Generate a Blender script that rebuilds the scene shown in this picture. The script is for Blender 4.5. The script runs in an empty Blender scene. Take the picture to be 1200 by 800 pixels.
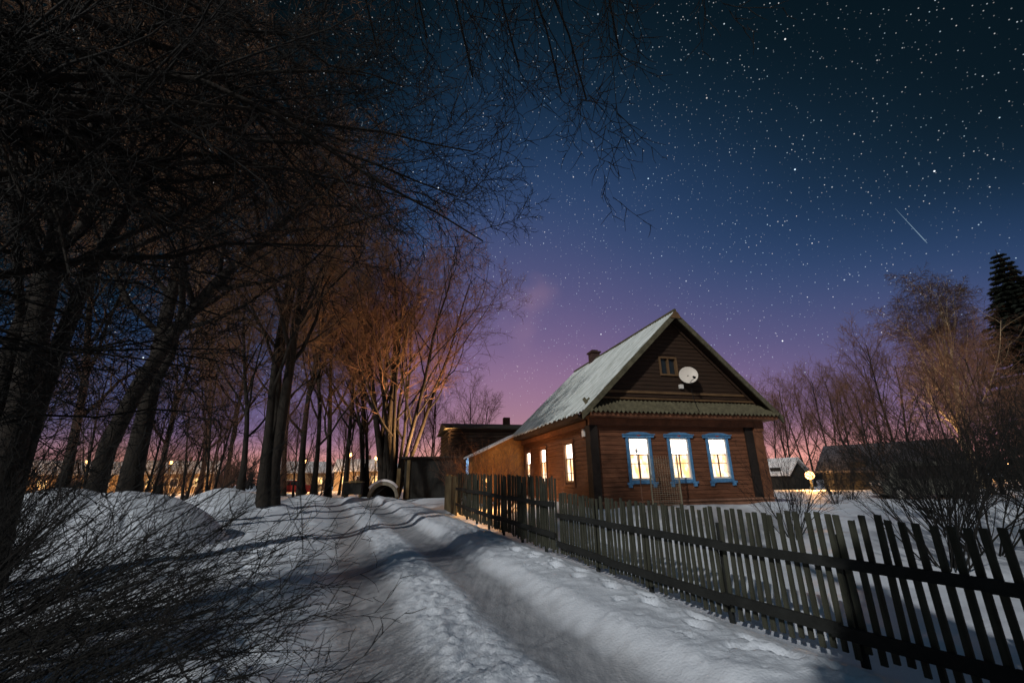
import bpy, math, random
import numpy as np
from mathutils import Vector, Matrix, Euler
R = math.radians
SC = bpy.context.scene
COL = SC.collection

# ------------------------------------------------------------------ camera
cam_d = bpy.data.cameras.new('camera')
cam = bpy.data.objects.new('camera', cam_d); COL.objects.link(cam)
PITCH, ROLL = 0.310, 0.017
cam.location = (0, 0, 1.6)
cam.matrix_world = (Matrix.Translation((0, 0, 1.6)) @ Matrix.Rotation(math.pi/2 + PITCH, 4, 'X') @ Matrix.Rotation(-ROLL, 4, 'Z'))
cam_d.sensor_width = 36; cam_d.lens = 508.3/1200*36
cam_d.clip_start = 0.05; cam_d.clip_end = 6000
cam_d.dof.use_dof = True; cam_d.dof.focus_distance = 16; cam_d.dof.aperture_fstop = 2.8
SC.camera = cam

# ------------------------------------------------------------------ world: clear night sky with stars
MOON_EL, MOON_AZ = R(29), math.atan2(-0.50, -0.86)     # azimuth (from +Y, clockwise) the light comes from
SUN_STRENGTH = 1.7
w = bpy.data.worlds.new('World'); SC.world = w; w.use_nodes = True
nt = w.node_tree; N = nt.nodes; LK = nt.links
N.clear()
out = N.new('ShaderNodeOutputWorld'); bg = N.new('ShaderNodeBackground'); bg.inputs[1].default_value = 1
LK.new(bg.outputs[0], out.inputs[0])
tc = N.new('ShaderNodeTexCoord')
def nd(t, **k):
    n = N.new(t)
    for a, b in k.items(): setattr(n, a, b)
    return n
def val(n, i, v):
    if isinstance(v, (int, float)): n.inputs[i].default_value = v
    else: LK.new(v, n.inputs[i])
def mth(op, a, b=None, c=None, clamp=False):
    n = nd('ShaderNodeMath', operation=op); n.use_clamp = clamp
    val(n, 0, a)
    if b is not None: val(n, 1, b)
    if c is not None: val(n, 2, c)
    return n.outputs[0]
def mixc(t, f, a, b):
    n = nd('ShaderNodeMixRGB', blend_type=t); val(n, 0, f)
    for i, v in ((1, a), (2, b)):
        if isinstance(v, tuple): n.inputs[i].default_value = v
        else: LK.new(v, n.inputs[i])
    return n.outputs[0]
nrm = nd('ShaderNodeVectorMath', operation='NORMALIZE'); LK.new(tc.outputs['Generated'], nrm.inputs[0])
D = nrm.outputs[0]
sx = nd('ShaderNodeSeparateXYZ'); LK.new(D, sx.inputs[0])
elev = mth('MULTIPLY', mth('ARCSINE', sx.outputs[2]), 180/math.pi)
az = mth('MULTIPLY', mth('ARCTAN2', sx.outputs[0], sx.outputs[1]), 180/math.pi)
def sr(c):       # sRGB 0-255 -> linear
    return tuple(((x/255)/12.92 if x/255 <= .04045 else ((x/255+.055)/1.055)**2.4) for x in c) + (1,)
wz = nd('ShaderNodeMapRange', interpolation_type='SMOOTHSTEP'); LK.new(elev, wz.inputs[0])
wz.inputs[1].default_value = 3; wz.inputs[2].default_value = 32; wz.inputs[3].default_value = .33; wz.inputs[4].default_value = .86
az1 = mth('ADD', az, 2.0); az2 = mth('ADD', mth('MAXIMUM', az1, 0.0), mth('MULTIPLY', mth('MINIMUM', az1, 0.0), 1.75))
azs = mth('MULTIPLY', az2, wz.outputs[0])
th = mth('SQRT', mth('ADD', mth('MULTIPLY', elev, elev), mth('MULTIPLY', azs, azs)))
soft = nd('ShaderNodeTexNoise'); soft.inputs['Scale'].default_value = 2.2; soft.inputs['Detail'].default_value = 3
LK.new(D, soft.inputs['Vector'])
th = mth('ADD', th, mth('MULTIPLY', mth('SUBTRACT', soft.outputs[0], .5), 5))
ramp = nd('ShaderNodeValToRGB'); cr = ramp.color_ramp; cr.interpolation = 'B_SPLINE'
LK.new(mth('DIVIDE', th, 75), ramp.inputs[0])
stops = [(0, (204,142,134)), (6, (166,124,142)), (11, (150,114,146)), (17, (118,98,138)), (24, (88,86,128)),
         (33, (54,74,114)), (41, (34,58,92)), (49, (17,38,56)), (58, (7,22,30)), (75, (2,10,12))]
while len(cr.elements) < len(stops): cr.elements.new(.5)
for e, (p, c) in zip(cr.elements, stops): e.position = p/75
for e, (p, c) in zip(cr.elements, stops): e.color = sr(c)
sky = ramp.outputs[0]
# the open sky beside and behind the view is evenly moonlit blue
sd_ = nd('ShaderNodeMapRange', interpolation_type='SMOOTHSTEP'); LK.new(mth('ABSOLUTE', az), sd_.inputs[0])
sd_.inputs[1].default_value = 72; sd_.inputs[2].default_value = 110; sd_.inputs[3].default_value = 0; sd_.inputs[4].default_value = 1
sky = mixc('MIX', sd_.outputs[0], sky, (.030, .062, .095, 1))
# light of the towns low on the horizon
gn = nd('ShaderNodeTexNoise'); gn.inputs['Scale'].default_value = 9; gn.inputs['Detail'].default_value = 4
LK.new(D, gn.inputs['Vector'])
lo = nd('ShaderNodeMapRange', interpolation_type='SMOOTHSTEP'); LK.new(elev, lo.inputs[0])
lo.inputs[1].default_value = 8.5; lo.inputs[2].default_value = 0; lo.inputs[3].default_value = 0; lo.inputs[4].default_value = 1
lo2 = mth('POWER', lo.outputs[0], 2.2)
glow = mixc('MIX', lo2, (0, 0, 0, 1), (1.0, .36, .07, 1))
gfac = mth('MULTIPLY', mth('ADD', mth('MULTIPLY', gn.outputs[0], 1.8), -.15), 1.0)
sky = mixc('ADD', gfac, sky, glow)
# two faint puffs of cloud
def puff(aze, ele, rad, col, amt, sky):
    d = Vector((math.sin(R(aze))*math.cos(R(ele)), math.cos(R(aze))*math.cos(R(ele)), math.sin(R(ele))))
    v = nd('ShaderNodeVectorMath', operation='DISTANCE'); v.inputs[1].default_value = d
    wn = nd('ShaderNodeTexNoise'); wn.inputs['Scale'].default_value = 14; wn.inputs['Detail'].default_value = 5
    LK.new(D, wn.inputs['Vector'])
    wv = nd('ShaderNodeVectorMath', operation='MULTIPLY_ADD'); LK.new(wn.outputs[1], wv.inputs[0])
    wv.inputs[1].default_value = (.09,)*3; LK.new(D, wv.inputs[2])
    w2 = nd('ShaderNodeVectorMath', operation='SUBTRACT'); LK.new(wv.outputs[0], w2.inputs[0]); w2.inputs[1].default_value = (.045,)*3
    LK.new(w2.outputs[0], v.inputs[0])
    m = nd('ShaderNodeMapRange', interpolation_type='SMOOTHSTEP'); LK.new(v.outputs['Value'], m.inputs[0])
    m.inputs[1].default_value = rad; m.inputs[2].default_value = 0; m.inputs[3].default_value = 0; m.inputs[4].default_value = amt
    return mixc('MIX', m.outputs[0], sky, sr(col))
sky = puff(3.0, 22.8, .07, (146,116,142), .4, sky)
sky = puff(1.0, 18.6, .06, (146,116,146), .3, sky)
# stars
dn_ = nd('ShaderNodeTexNoise'); dn_.inputs['Scale'].default_value = 7; dn_.inputs['Detail'].default_value = 2; LK.new(D, dn_.inputs['Vector'])
dens = mth('ADD', mth('MULTIPLY', dn_.outputs[0], 1.8), .1)
def stars(scale, rad, gain, power, thr, sky):
    v = nd('ShaderNodeTexVoronoi', feature='F1'); v.inputs['Scale'].default_value = scale
    LK.new(D, v.inputs['Vector'])
    rr = rad*scale
    m = nd('ShaderNodeMapRange', interpolation_type='SMOOTHSTEP'); LK.new(v.outputs['Distance'], m.inputs[0])
    m.inputs[1].default_value = rr; m.inputs[2].default_value = rr*.2; m.inputs[3].default_value = 0; m.inputs[4].default_value = 1
    sp = nd('ShaderNodeSeparateColor'); LK.new(v.outputs['Color'], sp.inputs[0])
    b = mth('POWER', sp.outputs[0], power)
    b = mth('MULTIPLY', b, mth('GREATER_THAN', sp.outputs[1], thr))
    low = nd('ShaderNodeMapRange'); LK.new(elev, low.inputs[0]); low.inputs[1].default_value = 3; low.inputs[2].default_value = 16
    s = mth('MULTIPLY', mth('MULTIPLY', m.outputs[0], b), mth('MULTIPLY', mth('MULTIPLY', low.outputs[0], dens), gain))
    tint = mixc('MIX', sp.outputs[2], (.62, .85, 1, 1), (1, .9, .84, 1))
    c = nd('ShaderNodeVectorMath', operation='SCALE'); LK.new(tint, c.inputs[0]); LK.new(s, c.inputs['Scale'])
    return mixc('ADD', 1.0, sky, c.outputs[0])
sky = stars(175, .0011, .8, 2.4, .1, sky)
sky = stars(80, .00125, 1.25, 2.6, .2, sky)
sky = stars(34, .0018, 2.6, 2.4, .3, sky)
# a trace of moonlit atmosphere
ns = nd('ShaderNodeTexSky', sky_type='NISHITA'); ns.sun_disc = False
ns.sun_elevation = MOON_EL; ns.sun_rotation = MOON_AZ
nsc = nd('ShaderNodeVectorMath', operation='SCALE'); LK.new(ns.outputs[0], nsc.inputs[0]); nsc.inputs['Scale'].default_value = .0008
sky = mixc('ADD', 1.0, sky, nsc.outputs[0])
LK.new(sky, bg.inputs[0])
w.cycles.sampling_method = 'MANUAL'; w.cycles.sample_map_resolution = 256

# ------------------------------------------------------------------ moonlight
sd = bpy.data.lights.new('moon', 'SUN'); sd.energy = SUN_STRENGTH; sd.angle = R(0.8); sd.color = (1, .965, .92)
sun = bpy.data.objects.new('moon', sd); COL.objects.link(sun)
sdir = Vector((math.sin(MOON_AZ)*math.cos(MOON_EL), math.cos(MOON_AZ)*math.cos(MOON_EL), math.sin(MOON_EL)))
sun.rotation_euler = sdir.to_track_quat('Z', 'Y').to_euler(); sun.location = sdir*40
vs = SC.view_settings; vs.view_transform = 'Standard'; vs.look = 'None'; vs.exposure = 0; vs.gamma = 1; vs.use_curve_mapping = False
SC.cycles.max_bounces = 5; SC.cycles.diffuse_bounces = 3; SC.cycles.glossy_bounces = 2; SC.cycles.transparent_max_bounces = 6
SC.cycles.sample_clamp_indirect = 3; SC.cycles.use_denoising = True

# ------------------------------------------------------------------ materials
def mat(name, col, rough=.8, var=.3, scale=6, bump=0, bscale=30, col2=None, stretch=(1, 1, 1), emis=None, est=0, metal=0, spec=.3, detail=5):
    m = bpy.data.materials.new(name); m.use_nodes = True; t = m.node_tree; n = t.nodes; l = t.links
    p = n['Principled BSDF']; p.inputs['Roughness'].default_value = rough; p.inputs['Metallic'].default_value = metal
    p.inputs['Specular IOR Level'].default_value = spec
    co = n.new('ShaderNodeTexCoord'); mp = n.new('ShaderNodeMapping'); mp.inputs['Scale'].default_value = stretch
    l.new(co.outputs['Object'], mp.inputs[0])
    tx = n.new('ShaderNodeTexNoise'); tx.inputs['Scale'].default_value = scale; tx.inputs['Detail'].default_value = detail; tx.inputs['Roughness'].default_value = .65
    l.new(mp.outputs[0], tx.inputs['Vector'])
    r = n.new('ShaderNodeValToRGB'); r.color_ramp.elements[0].position = .3; r.color_ramp.elements[1].position = .7
    c2 = col2 or tuple(min(1, c*(1+var)) for c in col); c1 = tuple(c*(1-var) for c in col) if not col2 else col
    r.color_ramp.elements[0].color = (*c1, 1); r.color_ramp.elements[1].color = (*c2, 1)
    l.new(tx.outputs[0], r.inputs[0]); l.new(r.outputs[0], p.inputs['Base Color'])
    if bump:
        b = n.new('ShaderNodeBump'); b.inputs['Strength'].default_value = 1; b.inputs['Distance'].default_value = bump
        t2 = n.new('ShaderNodeTexNoise'); t2.inputs['Scale'].default_value = bscale; t2.inputs['Detail'].default_value = 6
        l.new(mp.outputs[0], t2.inputs['Vector']); l.new(t2.outputs[0], b.inputs['Height']); l.new(b.outputs[0], p.inputs['Normal'])
    if emis:
        p.inputs['Emission Color'].default_value = (*emis, 1); p.inputs['Emission Strength'].default_value = est
    return m
M = {}
M['snow'] = mat('fresh_snow', (.80, .82, .85), .55, .05, 3, .012, 22, spec=.3)
def rut_snow():
    m = mat('trodden_snow', (.72, .78, .86), .6, .05, 3, .007, 34, spec=.15); t = m.node_tree; n = t.nodes; l = t.links
    at_ = n.new('ShaderNodeAttribute'); at_.attribute_name = 'wear'
    nz = n.new('ShaderNodeTexNoise'); nz.inputs['Scale'].default_value = 2.4; nz.inputs['Detail'].default_value = 7; nz.inputs['Roughness'].default_value = .7
    co = n.new('ShaderNodeMapping'); co.inputs['Rotation'].default_value = (0, 0, R(-23)); co.inputs['Scale'].default_value = (3.5, .45, 1)
    l.new([q for q in n if q.type == 'TEX_COORD'][0].outputs['Object'], co.inputs[0]); l.new(co.outputs[0], nz.inputs['Vector'])
    r = n.new('ShaderNodeValToRGB'); r.color_ramp.elements[0].position = .3; r.color_ramp.elements[1].position = .7
    r.color_ramp.elements[0].color = (.25, .27, .30, 1); r.color_ramp.elements[1].color = (.50, .52, .55, 1)
    l.new(nz.outputs[0], r.inputs[0])
    b2 = n.new('ShaderNodeBump'); b2.inputs['Distance'].default_value = .003; t2_ = n.new('ShaderNodeTexVoronoi'); t2_.inputs['Scale'].default_value = 38
    l.new([q for q in n if q.type == 'TEX_COORD'][0].outputs['Object'], t2_.inputs['Vector']); l.new(t2_.outputs['Distance'], b2.inputs['Height'])
    ob_ = n['Principled BSDF'].inputs['Normal'].links[0].from_socket; l.new(ob_, b2.inputs['Normal']); l.new(b2.outputs[0], n['Principled BSDF'].inputs['Normal'])
    mx_ = n.new('ShaderNodeMixRGB'); p = n['Principled BSDF']; old = p.inputs['Base Color'].links[0].from_socket
    l.new(at_.outputs['Fac'], mx_.inputs[0]); l.new(old, mx_.inputs[1]); l.new(r.outputs[0], mx_.inputs[2]); l.new(mx_.outputs[0], p.inputs['Base Color'])
    return m
M['rut'] = rut_snow()
M['shadedroof'] = mat('shaded_roof', (.04, .04, .05), .7, 0, 2.2, .012, 26, col2=(.12, .12, .14), spec=.1)  # snowy outbuilding roof, its colour darkened to hold the shade of the trees
M['bark'] = mat('bark', (.022, .018, .014), .9, .5, 9, .02, 24, stretch=(1, 1, .25))
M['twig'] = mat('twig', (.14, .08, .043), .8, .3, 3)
M['redtwig'] = mat('reddish_twig', (.16, .085, .055), .8, .3, 3)
M['birchtwig'] = mat('birch_twig', (.07, .042, .03), .8, .3, 3)
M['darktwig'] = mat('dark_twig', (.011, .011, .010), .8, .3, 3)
M['birch'] = mat('birch_bark', (.12, .09, .055), .7, 0, 2.4, .01, 20, col2=(.72, .58, .36), stretch=(1, 1, 1.6))
M['needle'] = mat('spruce_needles', (.009, .014, .009), .9, .4, 3)
M['fence'] = mat('weathered_fence_wood', (.052, .055, .040), .9, .45, 5, .004, 40, stretch=(3, 3, .5))
M['rail'] = mat('dark_rail_wood', (.018, .020, .019), .9, .4, 5, .004, 30)
M['plank'] = mat('mossy_plank', (.16, .12, .06), .9, .4, 5, .004, 30, stretch=(3, 3, .4))
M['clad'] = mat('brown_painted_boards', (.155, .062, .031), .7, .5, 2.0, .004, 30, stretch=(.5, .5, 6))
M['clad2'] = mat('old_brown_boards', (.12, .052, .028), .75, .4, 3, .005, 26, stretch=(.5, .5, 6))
M['gable'] = mat('shaded_brown_boards', (.034, .018, .010), .75, .35, 3, .004, 30, stretch=(.5, .5, 6))  # brown boards darkened in colour for the shade under the roof overhang
M['gable2'] = mat('worn_brown_trim', (.13, .075, .035), .7, .3, 4, .003, 30)
M['trim'] = mat('brown_trim', (.17, .070, .035), .7, .35, 4, .003, 30)
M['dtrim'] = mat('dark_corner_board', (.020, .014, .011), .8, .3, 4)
M['base'] = mat('pale_base_boards', (.26, .13, .08), .8, .25, 4, .004, 30)
M['slate'] = mat('mossy_slate', (.10, .09, .055), .9, .4, 6, .006, 30)
M['frost'] = mat('frosted_roof', (.40, .44, .41), .75, 0, 1.6, .012, 14, col2=(.80, .86, .86), stretch=(.8, 5, .8))
M['blue'] = mat('blue_window_paint', (.085, .23, .42), .55, .3, 7, .002, 40)
M['fadeblue'] = mat('faded_blue_paint', (.12, .24, .40), .6, .3, 7, .002, 40)
M['sash'] = mat('sash_paint', (.20, .12, .07), .6, .2, 8)
M['white'] = mat('white_paint', (.72, .70, .66), .5, .06, 8)
M['red'] = mat('red_ornament', (.5, .08, .05), .6, .1, 8)
M['brick'] = mat('sooty_brick', (.06, .035, .03), .9, .3, 10, .01, 20)
M['log'] = mat('grey_log', (.040, .027, .020), .9, .4, 4, .008, 24, stretch=(.5, 1, 3))
M['shedwood'] = mat('black_shed_wood', (.022, .022, .020), .9, .3, 4, .004, 24, stretch=(3, 3, .4))
M['ochre'] = mat('orange_lit_wall', (.42, .19, .05), .9, .3, 5, .006, 20)  # lean-to wall coloured orange to carry the lamp light falling on it
M['metal'] = mat('galvanised_metal', (.45, .45, .42), .45, .12, 10, metal=.3)
M['dish'] = mat('dish_paint', (.72, .66, .58), .45, .06, 6)
M['wire'] = mat('wire', (.36, .32, .22), .5, .15, 10)
M['concrete'] = mat('mossy_concrete', (.22, .21, .17), .9, .3, 6, .01, 20)
M['dark'] = mat('dark_void', (.012, .012, .012), .8, .2, 6)
M['glass'] = mat('dark_glass', (.02, .025, .03), .15, .1, 2, spec=.6)
M['tyre'] = mat('tyre_rubber', (.02, .02, .02), .8, .2, 10)
M['vanpaint'] = mat('dusty_white_paint', (.42, .42, .37), .5, .12, 5)
M['vandark'] = mat('shaded_van_paint', (.12, .12, .10), .6, .25, 4)  # pale van paint darkened in colour for the shade of the trees
M['redpaint'] = mat('red_car_paint', (.45, .04, .03), .35, .1, 5)
M['yellowwall'] = mat('pale_village_wall', (.22, .15, .09), .9, .6, .9, col2=(.55, .40, .22))
def lit(name, c1, c2, st, scale=3, stretch=(1, 1, 1)):
    m = bpy.data.materials.new(name); m.use_nodes = True; t = m.node_tree; n = t.nodes; l = t.links; n.clear()
    o = n.new('ShaderNodeOutputMaterial'); e = n.new('ShaderNodeEmission'); e.inputs[1].default_value = st
    co = n.new('ShaderNodeTexCoord'); mp = n.new('ShaderNodeMapping'); mp.inputs['Scale'].default_value = stretch
    l.new(co.outputs['Object'], mp.inputs[0])
    tx = n.new('ShaderNodeTexNoise'); tx.inputs['Scale'].default_value = scale; tx.inputs['Detail'].default_value = 3
    l.new(mp.outputs[0], tx.inputs['Vector'])
    r = n.new('ShaderNodeValToRGB'); r.color_ramp.elements[0].position = .38; r.color_ramp.elements[1].position = .62
    r.color_ramp.elements[0].color = (*c1, 1); r.color_ramp.elements[1].color = (*c2, 1)
    l.new(tx.outputs[0], r.inputs[0]); l.new(r.outputs[0], e.inputs[0]); l.new(e.outputs[0], o.inputs[0])
    return m
M['pane_hi'] = lit('bright_room_light', (1, .82, .66), (1, .90, .84), 6.5)
M['pane_lo'] = lit('curtained_room_light', (1, .50, .18), (1, .84, .62), 2.3, 7, (1, 1, .5))
M['curtain'] = lit('glowing_curtain', (1, .62, .30), (1, .80, .55), .85, 12, (3, 3, .4))
M['pane_blue'] = lit('cold_room_light', (.10, .38, .9), (.5, .78, 1), 1.3, 6)
M['pane_far'] = lit('far_room_light', (1, .5, .15), (1, .7, .3), 2.5, 4)
M['sodium'] = lit('sodium_lamp', (1, .42, .12), (1, .52, .2), 13)
M['whitelamp'] = lit('white_lamp', (.6, .9, 1), (.75, .95, 1), 18)
for k_ in ('sodium', 'whitelamp'): M[k_].cycles.emission_sampling = 'NONE'     # their light comes from the lamp inside
M['meteor'] = lit('meteor_glow', (.35, .55, .75), (.5, .7, .9), .45)

# ------------------------------------------------------------------ helpers
def tag(o, label=None, cat=None, group=None, kind=None):
    if label: o['label'] = label
    if cat: o['category'] = cat
    if group: o['group'] = group
    if kind: o['kind'] = kind
    return o
def empty(name, loc, rz=0, label=None, cat=None, group=None):
    o = bpy.data.objects.new(name, None); COL.objects.link(o); o.location = loc; o.rotation_euler = (0, 0, rz)
    o.empty_display_size = .3
    return tag(o, label, cat, group)
class MB:
    def __init__(s): s.v = []; s.f = []
    def add(s, vs_, fs, mx=None):
        b = len(s.v)
        for p in vs_:
            p = Vector(p); s.v.append(tuple(mx @ p if mx else p))
        s.f += [tuple(b+i for i in f) for f in fs]; return s
    def box(s, x0, x1, y0, y1, z0, z1, mx=None):
        return s.add([(x, y, z) for z in (z0, z1) for y in (y0, y1) for x in (x0, x1)],
                     [(0, 2, 3, 1), (4, 5, 7, 6), (0, 1, 5, 4), (2, 6, 7, 3), (0, 4, 6, 2), (1, 3, 7, 5)], mx)
    def prism(s, poly, d0, d1, ax='y', mx=None):      # polygon extruded; ax is the extrusion axis
        n = len(poly)
        def P(a, b, d): return {'y': (a, d, b), 'x': (d, a, b), 'z': (a, b, d)}[ax]
        vs_ = [P(a, b, d0) for a, b in poly] + [P(a, b, d1) for a, b in poly]
        fs = [tuple(range(n)), tuple(range(2*n-1, n-1, -1))] + [(i, i+n, (i+1) % n+n, (i+1) % n) for i in range(n)]
        return s.add(vs_, fs, mx)
    def tube(s, pts, rad, k=8, cap=True):
        pts = [Vector(p) for p in pts]; n = len(pts)
        if isinstance(rad, (int, float)): rad = [rad]*n
        b = len(s.v); ref = None
        for i, p in enumerate(pts):
            t = (pts[min(i+1, n-1)]-pts[max(i-1, 0)]).normalized()
            a = t.cross(Vector((0, 0, 1)) if abs(t.z) < .9 else Vector((1, 0, 0))).normalized(); c = t.cross(a)
            for j in range(k):
                q = 2*math.pi*j/k; s.v.append(tuple(p+(a*math.cos(q)+c*math.sin(q))*rad[i]))
        for i in range(n-1):
            for j in range(k):
                s.f.append((b+i*k+j, b+i*k+(j+1) % k, b+(i+1)*k+(j+1) % k, b+(i+1)*k+j))
        if cap: s.f.append(tuple(b+j for j in range(k))[::-1]); s.f.append(tuple(b+(n-1)*k+j for j in range(k)))
        return s
    def lathe(s, prof, k=16, mx=None):
        b = len(s.v); n = len(prof)
        for r_, z in prof:
            for j in range(k):
                q = 2*math.pi*j/k; p = Vector((r_*math.cos(q), r_*math.sin(q), z)); s.v.append(tuple(mx @ p if mx else p))
        for i in range(n-1):
            for j in range(k): s.f.append((b+i*k+j, b+i*k+(j+1) % k, b+(i+1)*k+(j+1) % k, b+(i+1)*k+j))
        return s
    def build(s, name, m, parent=None, smooth=False, bevel=0):
        me = bpy.data.meshes.new(name); me.from_pydata(s.v, [], s.f); me.update()
        me.materials.append(m)
        if smooth: me.polygons.foreach_set('use_smooth', [True]*len(me.polygons))
        o = bpy.data.objects.new(name, me); COL.objects.link(o)
        if parent: o.parent = parent
        if bevel:
            md = o.modifiers.new('bevel', 'BEVEL'); md.width = bevel; md.segments = 2; md.limit_method = 'ANGLE'
        return o
def vnoise(x, y, seed=0):      # smooth value noise, numpy
    xi = np.floor(x).astype(np.int64); yi = np.floor(y).astype(np.int64); fx = x-xi; fy = y-yi
    fx = fx*fx*fx*(fx*(fx*6-15)+10); fy = fy*fy*fy*(fy*(fy*6-15)+10)
    def h(a, b):
        n = (a*374761393 + b*668265263 + seed*1442695041) & 0xffffffff
        n = ((n ^ (n >> 13))*1274126177) & 0xffffffff; n = n ^ (n >> 16)
        return (n & 0xffff)/65535.0
    return (h(xi, yi)*(1-fx)+h(xi+1, yi)*fx)*(1-fy)+(h(xi, yi+1)*(1-fx)+h(xi+1, yi+1)*fx)*fy
def fbm(x, y, s, o=4, seed=0, rough=.5):
    t = 0; a = 1; tot = 0
    for i in range(o):
        t = t + a*(vnoise(x*s, y*s, seed+i)-.5); tot += a; a *= rough; s *= 2.07
    return t/tot*2
def sm(a, b, x):
    t = np.clip((x-a)/(b-a), 0, 1); return t*t*(3-2*t)

# ------------------------------------------------------------------ terrain
YC = [-12, 0, 4.3, 6.9, 13.3, 23.8, 30, 45, 80]
XC = [5.0, 1.7, -.16, -1.18, -3.8, -8.3, -11.4, -21, -44]
FY = list(np.linspace(-3, 21, 49))
FX = [4.80-.452*y_+.0030*y_*y_-(.0 if y_ < 0 else 0) for y_ in FY]
STEPS = []
_r = random.Random(4); _y = 3.6
while _y < 13:          # somebody walked along the bank and another down the left side
    k_ = len(STEPS) % 2
    STEPS.append((float(np.interp(_y, FY, FX))-.62+(.11 if k_ else -.11)+_r.uniform(-.06, .06), _y, R(20)+_r.uniform(-.2, .2)))
    _y += _r.uniform(.30, .44)
_y = 4.4
while _y < 12:
    k_ = len(STEPS) % 2
    STEPS.append((-2.4-.5*(_y-4)+(.12 if k_ else -.12)+_r.uniform(-.06, .06), _y, R(28)+_r.uniform(-.2, .2))); _y += _r.uniform(.34, .5)
def height(x, y, fine=True):
    x = np.asarray(x, float); y = np.asarray(y, float)
    z = .03*np.clip(y-6, 0, 20)
    s = x-np.interp(y, YC, XC)
    fx = np.interp(y, FY, FX); near = 1-sm(26, 36, y)
    def G(c, wd): return np.exp(-((s-c)/wd)**2)
    n1 = fbm(x, y, .8, 3, 3, .4)*(1-.6*sm(9, 18, y)); n2 = fbm(x, y, 3.2, 4, 11, .6); n3 = fbm(x, y, 9, 3, 23, .6)
    wob = .07*fbm(x*0, y, .35, 2, 31)
    s2 = s+wob
    road = 1-sm(1.5, 2.0, s2)*1.0
    road = road*sm(-2.3, -1.6, s2)
    ridge = np.exp(-(s2/.48)**4)
    clod = np.clip(n2*.9+.15, 0, 1); n4 = np.abs(fbm(x, y, 6.5, 3, 41, .65))
    z = z+near*(ridge*(.05+.04*clod+.075*n4+.02*n3)
                + sm(1.25, 1.75, s2)*(1-sm(2.4, 3.4, s))*(.19+.04*n1+.05*np.clip(n2, -.2, 1)+.02*n4)
                + sm(3.0, 4.2, s)*(.10+.10*n1)
                + (1-sm(-2.1, -1.35, s2))*(.09+.05*n1+.035*n2))
    # faint tyre grooves lengthwise in the two ruts
    for c in (-.95, .98):
        z = z-near*.028*np.exp(-((s2-c)/.30)**2)+near*.003*np.sin((s2-c)*60)*np.exp(-((s2-c)/.25)**2)
    z = z+(1-ridge)*near*road*.012*n2
    # deep boot holes in the bank and on the left side
    z = z-near*.07*sm(.30, .62, n2)*sm(1.3, 2.0, s2)*(1-sm(2.5, 3.2, s))
    z = z-near*.06*sm(.28, .6, fbm(x, y, 2.2, 2, 77))*(1-sm(-2.2, -1.5, s2))
    def mound(cx, cy, rx, ry, h, p=1.0):
        d = ((x-cx)/rx)**2+((y-cy)/ry)**2
        return h*np.clip(1-d, 0, 1)**p
    z = z+mound(-9.9, 11.6, 2.5, 2.2, 1.2, .8)+mound(-13.0, 9.5, 3.5, 3, .9, .9)+mound(-12.9, 20.3, 1.9, 2.2, 1.0, 1)
    z = z+mound(13.6, 12.2, 1.9, 1.6, .62, .9)+mound(-11.0, 20.8, 1.0, 1.0, .32, 1)
    z = z+mound(-8.6, 25.6, 1.5, 1.2, .25)+mound(-11.6, 26.5, 2.0, 1, .35)
    for (fx_, fy_, fa) in STEPS:
        m_ = (np.abs(x-fx_) < .35) & (np.abs(y-fy_) < .35)
        if m_.any():
            dx, dy = x[m_]-fx_, y[m_]-fy_; c_, s_ = math.cos(fa), math.sin(fa); q = (dx*c_+dy*s_)/.085; r_ = (-dx*s_+dy*c_)/.16
            d_ = q*q+r_*r_; zz_ = z[m_]; z[m_] = zz_-.075*np.exp(-d_**2)+.016*np.exp(-((np.sqrt(d_)-1.45)/.3)**2)
    hc_, hs_ = math.cos(.258), math.sin(.258); hu = (x-2.676)*hc_+(y-14.566)*hs_; hv = -(x-2.676)*hs_+(y-14.566)*hc_
    hd = np.hypot(np.maximum(np.maximum(-hu, hu-6.6), 0), np.maximum(np.maximum(-hv, hv-8.7), 0))
    z = z+.34*(1-sm(.1, 2.3, hd))+.04*fbm(x, y, 1.3, 3, 91)*(1-sm(1, 5, hd))
    z = z+.12*fbm(x, y, .22, 3, 51)*sm(4, 10, np.abs(s))
    z = z+.5*sm(80, 200, np.hypot(x, y))*fbm(x, y, .02, 2, 5)
    return z
def H1(x, y): return float(height(np.array([x]), np.array([y]))[0])
def axis(a, b, step, lo, hi, g):
    m = list(np.arange(a, b+1e-6, step)); up = []; p = m[-1]; d = step
    while p < hi: d *= g; p += d; up.append(p)
    dn = []; p = m[0]; d = step
    while p > lo: d *= g; p -= d; dn.append(p)
    return np.array(dn[::-1]+m+up)
AX = axis(-9, 5, .035, -2500, 2500, 1.045); AY = axis(2.2, 10.5, .035, -600, 3000, 1.022)
GX, GY = np.meshgrid(AX, AY)
GZ = height(GX, GY)
nx, ny = len(AX), len(AY)
idx = np.arange(nx*ny).reshape(ny, nx)
quads = np.stack([idx[:-1, :-1], idx[:-1, 1:], idx[1:, 1:], idx[1:, :-1]], -1).reshape(-1, 4)
verts = np.stack([GX, GY, GZ], -1).reshape(-1, 3)
cxq = verts[quads].mean(1); sq = cxq[:, 0]-np.interp(cxq[:, 1], YC, XC)
isroad = (sq > -1.75) & (sq < 1.62) & (cxq[:, 1] < 78) & (cxq[:, 1] > -12)
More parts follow.
